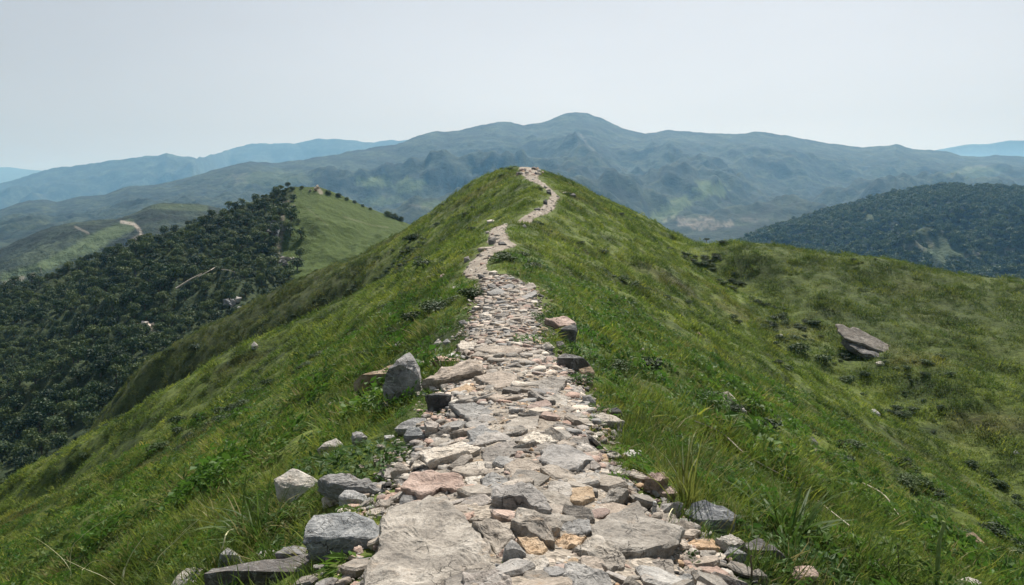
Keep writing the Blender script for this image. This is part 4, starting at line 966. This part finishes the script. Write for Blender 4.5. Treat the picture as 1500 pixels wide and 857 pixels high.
# left grass stones seen farther up
for z, pts, m, lab in (('g', [(200,115),(235,98),(270,118),(245,140),(210,135)], 'pink', 'reddish white stone in the left grass beside the upper trail'), ('g', [(285,195),(320,182),(368,200),(350,225),(300,220)], 'pale', 'broad pale stone in the left grass beside the upper trail'),
    ('g', [(175,150),(205,140),(228,152),(205,165)], 'pale', 'small pale stone just below the reddish white one'), ('g', [(90,195),(120,182),(150,195),(120,212)], 'grey', 'small grey stone leftmost of those in the upper left grass'),
    ('h', [(508,412),(525,400),(538,415),(520,432)], 'pale', 'small pale stone right of the trail bend, below the upper zigzag'), ('p', [(368,505),(372,500),(378,505),(374,512)], 'white', 'small white stone on the far left grassy slope'),
    ('h', [(750,212),(775,205),(790,215),(770,228)], 'pale', 'pale stone at the outer side of the uppermost bend'), ('h', [(780,220),(820,215),(832,230),(800,238)], 'dark', 'dark flat stone right of the pale one at the uppermost bend')):
    boulder(z, pts, m, lab, .6, .7, cuts=1, bury=.25)
# step rocks beside the upper trail
k_ = 0
for pts, m in (([(295,380),(330,372),(360,385),(330,398)], 'pale'), ([(290,445),(310,440),(318,460),(295,462)], 'grey'), ([(305,490),(350,478),(352,520),(320,528)], 'tan'), ([(240,545),(290,535),(345,530),(300,560),(250,565)], 'tan'), ([(160,600),(190,590),(200,620),(170,630)], 'grey'),
               ([(365,510),(400,505),(425,530),(380,535)], 'dark'), ([(245,700),(280,705),(298,730),(255,735)], 'dark'), ([(580,310),(610,300),(620,315),(590,325)], 'dark'), ([(635,260),(655,250),(662,285),(640,290)], 'dark'), ([(655,195),(680,195),(685,225),(665,225)], 'dark'),
               ([(640,170),(660,180),(655,192),(640,185)], 'grey'), ([(300,760),(340,765),(380,790),(320,795)], 'dark'), ([(295,800),(350,805),(410,830),(340,840)], 'grey'), ([(420,765),(450,755),(475,770),(440,778)], 'dark')):
    boulder('h', pts, m, 'small rough rock on the border of the narrow upper trail', .5, .8, cuts=1)['group'] = 'border rocks of the upper trail'
# summit heap
r_ = np.random.default_rng(5)
for k in range(26):
    a = 757 + 38*r_.random(); b_ = 247 + 11*r_.random(); w = 3.5+4.5*r_.random(); h_ = 2.5+3.0*r_.random()
    pts = [(a-w*.5, b_), (a-w*.35, b_-h_*.7), (a, b_-h_), (a+w*.45, b_-h_*.6), (a+w*.5, b_+.3), (a, b_+.6)]
    boulder('p', pts, ['pink', 'pink', 'ochre', 'pale', 'dark'][int(r_.integers(5))], 'reddish stone in the heap on the summit of the ridge', .5, .8, cuts=1, base=(a, max(b_, 249)))['group'] = 'stones heaped on the summit'
# the large weathered slab on the right slope: stacked leaves of schist, the lower dark as painted shadow
seedc[0] += 1
wz = (1150, 440, 5.356)
def wp(l): return [(wz[0]+x/wz[2], wz[1]+y/wz[2]) for x, y in l]
ZR['w'] = wz
rt = slab('w', [(405,180),(435,178),(500,214),(540,206),(620,245),(750,312),(905,395),(890,432),(800,415),(660,360),(480,292),(430,245)], .24, 'weathered', .55, 20, 18, 'weathered_slab', 'large weathered layered slab jutting from the right hand slope', 'rock', M_=60, rough=.7)
rt2 = slab('w', [(455,300),(560,330),(680,385),(800,430),(790,452),(640,420),(500,350)], .4, 'dark', .05, 10, 14, 'lower_shadow_leaf', M_=50, rough=.8)  # coloured dark to stand for the shadow under the slab
mw = rt2.matrix_world.copy(); rt2.parent = rt; rt2.matrix_parent_inverse = rt.matrix_world.inverted(); rt2.matrix_world = mw

# -- random flat stones covering the rest of the trail
def rand_stone_np(seed, n=7, th=0.35):
    r = np.random.default_rng(seed); a = np.sort((np.arange(n)+r.random(n)*0.75)*6.283/n); rr = 0.75+0.35*r.random(n)
    ex = 0.6+0.5*r.random(); ring = np.stack([np.cos(a)*rr, np.sin(a)*rr*ex], 1)
    V = [(0, 0, th*(0.9+0.2*r.random()))]
    V += [(x*.86, y*.86, th*(0.85+0.25*r.random())) for x, y in ring]
    V += [(x, y, th*(0.5+0.2*r.random())) for x, y in ring]
    V += [(x*.88, y*.88, -th*0.5) for x, y in ring]
    Fc = []
    for k in range(n):
        k2 = (k+1) % n; Fc.append((0, 1+k, 1+k2))
        for s in (0, n): Fc += [(1+s+k, 1+s+n+k, 1+s+n+k2), (1+s+k, 1+s+n+k2, 1+s+k2)]
    return np.array(V), np.array(Fc)
STV = [rand_stone_np(300+k, 6+k % 4, 0.18+0.04*(k % 6)) for k in range(24)]
mset = ['tan', 'tan', 'tan', 'tan', 'grey', 'pale', 'tan', 'tan', 'pink', 'grey', 'tan']
STM = {}
FT = np.array(FOOT)
cand = []
for y0, y1, n, r0, r1 in ((2.3, 5, 1500, .02, .12), (5, 9, 2300, .02, .12), (9, 16, 1500, .03, .12), (16, 24, 1200, .03, .14), (24, 84, 260, .05, .16)):
    y = y0+(y1-y0)*rng.random(n); w = hw(y); x = tx(y) + (rng.random(n)*2-1)*w*np.where(y > 24, 0.93, 1.03)
    r = r0+(r1-r0)*rng.random(n)**2.2; cand += list(zip(x, y, r))
cand.sort(key=lambda q: -q[2]); cell = {}; kept = []
for x, y, r in cand:
    if np.any((FT[:, 0]-x)**2+(FT[:, 1]-y)**2 < (FT[:, 2]*0.62+r*0.25)**2): continue
    c_ = (int(x//.5), int(y//.5)); ok = True
    for a in (-1, 0, 1):
        for b_ in (-1, 0, 1):
            for q in cell.get((c_[0]+a, c_[1]+b_), ()):
                if (q[0]-x)**2+(q[1]-y)**2 < (0.66*(q[2]+r))**2: ok = False; break
            if not ok: break
        if not ok: break
    if ok: kept.append((x, y, r)); cell.setdefault(c_, []).append((x, y, r))
for k in range(1000):                                            # broken stones heaped along both rims
    y = 2.8+8.5*random.random(); sd = -1 if random.random() < .62 else 1; q = abs(random.gauss(0, .24 if sd < 0 else .15)); kept.append((float(tx(y)+sd*(hw(y)+q-.08)), y, .015+.075*random.random()**2.2))
kept.sort(key=lambda q: -q[2]/q[1])
print('trail stones', len(kept))
def stone_frame(x, y, tilt):
    n_ = normal(x, y, 0.2); n_ = (n_ + Vector((random.gauss(0, tilt), random.gauss(-0.04, tilt), 0))).normalized()
    sp = random.gauss(0, 0.5) + (math.pi if random.random() < .5 else 0)
    X = Vector((math.cos(sp), math.sin(sp), 0)); X = (X-n_*X.dot(n_)).normalized()
    return Matrix((X, n_.cross(X), n_)).transposed()
for x, y, r in kept[:300-len(TS)-2]:
    k = random.randrange(24); mm = random.choice(mset); key = (k, mm)
    if key not in STM:
        me = bpy.data.meshes.new('stone'); v, f = STV[k]; me.from_pydata(v.tolist(), [], f.tolist()); me.materials.append(M[mm]); me.update(); STM[key] = me
    o = link('stone', STM[key], trail); R = stone_frame(x, y, 0.45 if random.random() < .13 else 0.17); s = r*(0.9+0.3*random.random())
    o.matrix_world = Matrix.Translation((x, y, Hs(x, y)+0.005+0.02*random.random())) @ R.to_4x4() @ Matrix.Diagonal((s*1.15, s, min(s, .14)*(0.8+0.8*random.random()), 1))
def joined(name, items, tilt, m_names, parent, label):
    Vs, Fs, MI = [], [], []; o_ = 0
    zz = H(np.array([q[0] for q in items]), np.array([q[1] for q in items]))
    for (x, y, r), z in zip(items, zz):
        v, f = STV[random.randrange(24)]; n0 = Vector((random.gauss(0, tilt), random.gauss(0, tilt), 1)).normalized(); sp = random.random()*6.28
        X = Vector((math.cos(sp), math.sin(sp), 0)); X = (X-n0*X.dot(n0)).normalized(); Y = n0.cross(X)
        R = np.array([X, Y, n0]); vv = (v*np.array([r*1.1, r, min(r, .16)*(0.8+random.random())])) @ R + np.array([x, y, z+0.015])
        Vs.append(vv); Fs.append(f+o_); MI += [random.randrange(len(m_names))]*len(f); o_ += len(v)
    me = mesh_np(name, np.concatenate(Vs), np.concatenate(Fs), [M[q] for q in m_names], midx=MI)
    o = link(name, me, parent); tag(o, label, kind='stuff'); return o
joined('small_stones', kept[300-len(TS)-2:], 0.14, ['tan', 'tan', 'pale', 'grey', 'pink'], trail, 'smaller flat stones and rubble filling the trail and its rims')
chips = []
for y0, y1, n, r0, r1, ov in ((1.6, 5, 7000, .007, .035, .10), (5, 10, 6500, .012, .05, .12), (10, 24, 5000, .02, .07, .12), (24, 84, 1100, .02, .06, .03)):
    y = y0+(y1-y0)*rng.random(n); q = rng.random(n)*2-1; x = tx(y)+q*(hw(y)+ov*np.abs(rng.normal(size=n))*1.5)
    chips += list(zip(x, y, r0+(r1-r0)*rng.random(n)**3))
joined('gravel', chips, 0.5, ['tan', 'tan', 'tan', 'pale', 'grey', 'pink', 'dark', 'tan', 'ochre'], trail, 'broken chips and gravel between the flat stones')

# ------------------------------------------------------------------ plants, stems, bushes
def plant(name, u, v, me, label, cat, s=1.0, rot=0.0, sink=0.0):
    g = at(u, v); o = link(name, me, loc=g-Vector((0, 0, sink))); o.scale = (s, s, s); o.rotation_euler = (0, 0, rot); tag(o, label, cat); return o
def clump(n, R, h0, h1, w, seed, mats, mi=None, lean=0.6, bend=(0.25, 1.1)): return blades_mesh('blades', tuft_specs(n, R, h0, h1, w, seed, lean, bend, 5), mats, mi)
plant('spiky_plant', 1150, 796, clump(46, .07, .22, .42, .020, 401, [M['blade_deep']], None, .75, (.15, .8)), 'dark green spiky leaved plant right of the path above the pink boulder', 'plant', 1.7)
plant('grass_clump', 1008, 748, clump(70, .07, .28, .55, .011, 402, [M['blade_olive'], M['straw']], [k % 14 == 0 for k in range(70)], .42, (.1, .7)), 'tall olive yellow grass clump at the right edge of the path', 'grass clump', 1.35)
plant('grass_clump', 1190, 835, clump(60, .1, .18, .36, .010, 412, [M['blade_olive']], None, .8, (.4, 1.2)), 'drooping olive grass clump behind the rounded pink boulder', 'grass clump')
plant('grass_clump', 375, 790, clump(80, .13, .2, .45, .012, 403, [M['blade_deep'], M['blade_dry']], [k % 7 == 0 for k in range(80)], .5, (.2, .9)), 'dark upright grass clump behind the bottom left boulders', 'grass clump', 1.6)
plant('grass_clump', 318, 770, clump(70, .16, .15, .38, .009, 404, [M['blade_olive'], M['blade_dry']], [k % 3 == 0 for k in range(70)], .6, (.3, 1.1)), 'yellowish tousled grass clump left of the dark upright one', 'grass clump', 1.35)
plant('grass_clump', 425, 765, clump(60, .14, .12, .28, .008, 405, [M['blade_dry'], M['blade']], [k % 3 == 0 for k in range(60)], .8, (.4, 1.2)), 'dead brown grass tangle below the cream topped rock', 'grass clump')
plant('grass_clump', 1020, 785, clump(50, .1, .1, .22, .009, 406, [M['blade_deep']], None, .6, (.3, 1.0)), 'fresh green grass clump in front of the grey white boulder', 'grass clump')
plant('leafy_plant', 545, 690, leafy_mesh('leaves', 420, .40, .24, .085, .032, 407, M['blade_deep']), 'wide dark green leafy plant at the left rim of the path', 'plant')
plant('leafy_plant', 470, 694, leafy_mesh('leaves', 200, .30, .16, .08, .028, 408, M['blade_deep']), 'dark green leafy plant nearer the cream topped rock', 'plant')
plant('leafy_plant', 510, 835, leafy_mesh('leaves', 46, .10, .07, .11, .028, 409, M['leaf_fresh']), 'bright green leafy weed between the boulder and the broad slab', 'plant')
plant('leafy_plant', 1132, 838, leafy_mesh('leaves', 60, .09, .08, .06, .024, 410, M['leaf_fresh']), 'bright green leafy weed left of the rounded pink boulder', 'plant')
plant('leafy_plant', 1003, 824, leafy_mesh('leaves', 60, .08, .06, .04, .014, 411, M['blade']), 'small pale green weed in the gravel right of the large slab', 'plant')
plant('leafy_plant', 756, 838, leafy_mesh('leaves', 50, .08, .04, .04, .012, 413, M['blade']), 'low weed in a gap of the path at the bottom centre', 'plant')
plant('leafy_plant', 782, 806, leafy_mesh('leaves', 24, .04, .03, .04, .010, 414, M['leaf_fresh']), 'tiny green weed beside the ochre stones mid path', 'plant')
plant('leafy_plant', 854, 562, leafy_mesh('leaves', 90, .16, .16, .09, .03, 415, M['blade_deep']), 'dark leafy weed below the orange stone', 'plant')
plant('leafy_plant', 775, 505, leafy_mesh('leaves', 130, .32, .16, .09, .035, 416, M['leaf_fresh']), 'bright low weeds growing at the right trail edge halfway up', 'plant')
plant('leafy_plant', 895, 612, leafy_mesh('leaves', 90, .22, .12, .07, .028, 417, M['leaf_fresh']), 'fresh green weed below the round black stone', 'plant')
plant('leafy_plant', 1180, 790, leafy_mesh('leaves', 80, .15, .15, .08, .03, 418, M['leaf_fresh']), 'leafy weed growing through the spiky plant', 'plant')
BU = [(603,352,.95,'dark bush on the left flank of the ridge, highest of three'), (622,392,.75,'dark bush left of the trail bends'), (692,437,.42,'small dark bush touching the left trail edge'), (286,512,1.0,'lone dark bush on the far left grassy rib'),
      (262,620,.75,'dark bush in a hollow of the left slope'), (588,400,.5,'small dark bush just left of another below the trail bends'), (768,376,.34,'small dark bush right of the lowest trail bend'), (748,249,.45,'tiny dark bush on the summit left of the stone heap'), (735,248,.45,'tiny dark bush at the left end of the summit'),
      (788,330,.45,'small dark bush right of the trail below the top bends'), (650,355,.5,'low dark bush between the left flank and the trail'), (830,287,.5,'low bush at the outer side of the top trail bend'), (905,545,.28,'small dark bush in the grass right of the orange stone'),
      (1170,515,.9,'dark green bush at the top of the gully left of the weathered slab'), (1205,530,.8,'dark green bush in the gully, second below the weathered slab'), (1240,560,.7,'dark green bush in the gully, third below the weathered slab'), (1035,352,.6,'dark bush on the skyline where the right shoulder begins'), (1060,358,.6,'second dark bush on the right shoulder skyline'), (640,330,.45,'low dark bush on the left flank nearer the trail')]
BM = [crown_mesh('bush_crown', 1.0, 900, 0.075, M['leaf_dark'], 500+k, 8, 0.75, trunk=False, z0=0.6) for k in range(3)]
BS = bpy.data.meshes.new('stem'); 
def tube_mesh(name, pts, r0, r1, m, n=6):
    bm = bmesh.new(); rings = []
    pts = [Vector(p) for p in pts]
    for i, p in enumerate(pts):
        d = (pts[min(i+1, len(pts)-1)]-pts[max(i-1, 0)]).normalized(); s = d.cross(Vector((.2, .1, 1))).normalized(); t_ = d.cross(s); r = r0+(r1-r0)*i/(len(pts)-1)
        rings.append([bm.verts.new(p+(s*math.cos(k*2*math.pi/n)+t_*math.sin(k*2*math.pi/n))*r) for k in range(n)])
    for a, b_ in zip(rings[:-1], rings[1:]):
        for k in range(n): bm.faces.new((a[k], a[(k+1) % n], b_[(k+1) % n], b_[k]))
    bm.faces.new(rings[0]); bm.faces.new(list(reversed(rings[-1])))
    bmesh.ops.recalc_face_normals(bm, faces=bm.faces); me = bpy.data.meshes.new(name); bm.to_mesh(me); bm.free(); me.materials.append(m); return me
stem_me = tube_mesh('stem', [(0, 0, -.4), (0.03, 0, .2), (0, 0.04, .7)], .07, .03, M['bark'])
for k, (u, v, s, lab) in enumerate(BU):
    g = at(u, v); r0 = bpy.data.objects.new('bush', None); COL.objects.link(r0); r0.location = g-Vector((0, 0, .22*s)); r0.scale = (s*1.2, s, s*.7); r0.rotation_euler = (0, 0, k*1.7)
    link('foliage', BM[k % 3], r0); link('stem', stem_me, r0); tag(r0, lab, 'bush')
def spline(P, n=6):
    out = []; P = [P[0]]+list(P)+[P[-1]]
    for i in range(1, len(P)-2):
        for k in range(n):
            t_ = k/n; a, b_, c, d = P[i-1], P[i], P[i+1], P[i+2]
            out.append(0.5*((2*b_)+(c-a)*t_+(2*a-5*b_+4*c-d)*t_*t_+(3*b_-a-3*c+d)*t_**3))
    out.append(P[-2]); return out
ZR['z'] = (0, 740, 5.0)
ST = [('z', [(545,640),(540,560),(510,470),(450,385),(350,300),(248,232)], 3.7, .004, 'bent straw stalk at the far bottom left, arching to the left'),
      ('z', [(900,640),(840,585),(750,520),(620,465),(470,395)], 3.75, .003, 'thin straw stalk crossing behind the bent one at the bottom left'),
      ('z', [(600,490),(625,455),(690,410),(820,408),(880,430),(918,456)], 3.6, .003, 'short arched straw stalk at the bottom left'),
      ('z', [(900,520),(925,440),(970,350),(1050,235)], 3.6, .009, 'broad pale dry leaf blade standing in the bottom left grass'),
      ('z', [(1035,640),(1090,500),(1145,420),(1175,365),(1300,250),(1460,100)], 3.5, .005, 'long straight straw stalk leaning right at the bottom left'),
      ('z', [(520,340),(600,230),(720,140),(905,35)], 4.6, .0035, 'thin greenish stalk leaning right above the bent straw stalk'),
      ('a', [(235,775),(280,710),(310,660),(325,600),(345,570),(372,560)], 3.7, .007, 'broad bleached grass blade beside the upright small grey stone'),
      ('a', [(0,690),(60,620),(130,550),(190,505)], 4.2, .004, 'straw stalk leaning right on the left slope near the grass clumps'),
      ('a', [(410,330),(470,285),(560,250),(655,235)], 4.9, .003, 'thin arched stalk left of the cream topped rock')]
for z, pts, Y, w, lab in ST:
    q = px(z, pts); g = at(q[0][0], max(q[0][1], 862)) if z != 'a' else at(*q[0])
    P = [pix(a, b_, g.y+0.06*math.sin(i*2.0)) for i, (a, b_) in enumerate(q)]
    if q[0][1] < 862 or z != 'a': P.insert(0, g-Vector((0, 0, .03)))
    tag(link('dry_stalk', tube_mesh('stalk', spline(P), w*1.5, w*.35, M['straw'], 5)), lab, 'dry stalk')
def ground_line(z, pts, r0, r1, m, name, lab, cat, lift=.05):
    q = px(z, pts); P = [at(a, b_)+Vector((0, 0, lift)) for a, b_ in q]
    tag(link(name, tube_mesh(name, spline(P, 4), r0, r1, M[m], 5)), lab, cat)
ground_line('c', [(640,30),(780,90),(900,200),(1010,270),(1180,360),(1300,460),(1460,610)], .008, .004, 'deadwood', 'dry_stalk', 'long dry stem lying diagonally down the grass above the spiky plant', 'dry stem', .10)
ground_line('f', [(740,630),(760,660),(790,700)], .008, .004, 'deadwood', 'dry_stalk', 'short dry stem trailing from the grey and red stone', 'dry stem', .12)
ground_line('i', [(580,570),(680,625),(750,705)], .010, .005, 'deadwood', 'dry_stalk', 'pale dry stem lying over the grey and red stone', 'dry stem', .14)
def standing(z, pts, w, m, name, lab, cat):
    q = px(z, pts); b0 = at(*q[0]); P = [b0-Vector((0, 0, .03))] + [pix(a, b_, b0.y) for a, b_ in q[1:]]
    tag(link(name, tube_mesh(name, spline(P, 4), w, w*.7, M[m], 7)), lab, cat)
standing('f', [(885,880),(888,800),(893,735),(905,690),(898,683)], .016, 'green_stalk', 'seed_stalk', 'thick green seed stalk standing at the bottom right', 'stalk')
standing('f', [(1072,850),(1078,800),(1086,765),(1105,762)], .004, 'straw', 'dry_stalk', 'thin pale stalk bent at the tip, bottom right corner', 'dry stalk')
standing('f', [(785,870),(781,800),(778,745)], .004, 'bark', 'dry_stalk', 'dark upright stalk left of the thick seed stalk', 'dry stalk')
standing('c', [(940,840),(945,780),(938,720),(945,700)], .006, 'bark', 'dry_stalk', 'dark brown stalk standing in the gravel below the blue grey block', 'dry stalk')
# fallen trunks, bare rock and a bare red scar on the left hill
def hline(pts, r, lab, lift=1.1):
    P = [Vector(hill_at(a, b_, HR))+Vector((0, -1.5, lift)) for a, b_ in pts]
    tag(link('fallen_trunk', tube_mesh('fallen_trunk', P, r, r*.6, M['deadwood'], 6)), lab, 'dead tree')
hline([(268,429),(288,416),(305,407)], .2, 'long bleached dead trunk leaning in the wood of the left hill')
hline([(324,401),(340,402),(353,405)], .14, 'short bleached trunk lying right of the long one on the left hill')
hline([(300,412),(318,402),(326,396)], .12, 'thin pale broken branch joining the two bleached trunks')
r_ = np.random.default_rng(9)
def outcrop(cu, cv, ru, rv, n, mm, s0, s1, lab, grp):
    for k in range(n):
        a, b_ = cu+ru*r_.normal()*.55, cv+rv*r_.normal()*.55; p = Vector(hill_at(a, b_, HR)); s = s0+(s1-s0)*r_.random()
        P = [Vector(r_.normal(size=3)).normalized()*s*(.7+.4*r_.random()) for _ in range(12)]
        o = link('crag', hull_mesh('crag', P, M[mm[k % len(mm)]], 600+k, 1, .05), loc=p+Vector((0, -.4, s*.45))); tag(o, lab, 'rock', grp)
outcrop(408, 334, 9, 13, 16, ['blue', 'grey', 'dark'], .6, 1.4, 'grey crag on the wood border near the top of the left hill', 'grey crags near the left hill top')
outcrop(423, 386, 12, 10, 14, ['tan', 'grey'], .4, .9, 'pale stone in the scree where wood meets grass on the left hill', 'scree halfway down the left hill border')
outcrop(348, 443, 10, 6, 9, ['grey', 'blue'], .4, 1.0, 'pale rock low on the left hill above the near green rib', 'pale rocks low on the left hill')
outcrop(217, 479, 15, 3, 7, ['pink', 'pale'], .6, 1.3, 'reddish rock in the bare scar within the left wood', 'rocks in the reddish scar')
outcrop(465, 277, 6, 4, 6, ['pale', 'ochre'], .3, .8, 'small pale rock on the bare top of the left hill', 'rocks on the left hill top')

# scrub in the gully and in the hollows of both flanks
def scrub(name, n, fx, s0, s1, label):
    x, y = fx(n); z = H(x, y); k = len(x); s = s0+(s1-s0)*rng.random(k)**1.5
    scatter(name, [proto('scrub_mound', b_) for b_ in BM], np.stack([x, y, z-0.1*s], 1), np.stack([0*x, 0*x, rng.random(k)*6.28], 1), np.stack([s*1.2, s, s*(.4+.35*rng.random(k))], 1), rng.integers(0, 3, k), label)
def gully(n):
    y = 28+42*rng.random(n); x = 8+45*rng.random(n); c = cx(y); e = .3
    zz = H(x, y, False); zl = H(x-2.5, y+1, False); zr = H(x+2.5, y-1, False); hollow = (zl+zr)/2-zz
    k = (hollow > 0.28+0.15*rng.random(n)) & (fbm(x/5, y/5, 2) > -0.25); return x[k], y[k]
scrub('gully_scrub', 5200, gully, .18, .5, 'dark green scrub filling the gully right of the ridge')
def flanks(n):
    y = 14+72*rng.random(n); x = cx(y)+(rng.random(n)*2-1)*(6+y*.65); m_ = perlin(x/6.5+70, y/6.5)+.5*perlin(x/2+3, y/2); k = (m_ > .42) & (np.abs(x-tx(y)) > hw(y)+.5)
    return x[k], y[k]
def far_flank(n):
    y = 60+22*rng.random(n); dl = 10+34*rng.random(n); x = cx(y)-dl; k = (np.abs(y-69+0.03*dl) < 3.5+3*rng.random(n)) & (fbm(x/4, y/4, 2) > -.15); return x[k], y[k]
scrub('hollow_scrub', 3000, far_flank, .15, .55, 'dull scrub in the hollow between the two left ribs')
scrub('low_scrub', 5200, flanks, .13, .48, 'low dark weeds in patches over the grassy flanks')
grass_zone('near_grass', wgt((near_p[0], 3), (near_p[1], 3), (near_p[2], 3), (near_p[3], 3), (near_p[4], 1), (weed_p[0], 2), (weed_p[1], 2)), 0.6, 10, 105, 0.92, 1.5, 'short thick grass along both sides of the trail')
grass_zone('slope_grass', wgt((mid_p[0], 3), (mid_p[1], 3), (mid_p[2], 3), (mid_p[3], 3), (mid_p[4], 1), (weed_b[0], 1), (weed_b[1], 2)), 9.5, 32, 27, 0.85, 1.6, 'grass combed downhill on the middle slopes')
grass_zone('upper_grass', far_p, 31, 95, 8, 0.8, 1.6, 'grass on the upper slopes and summit')
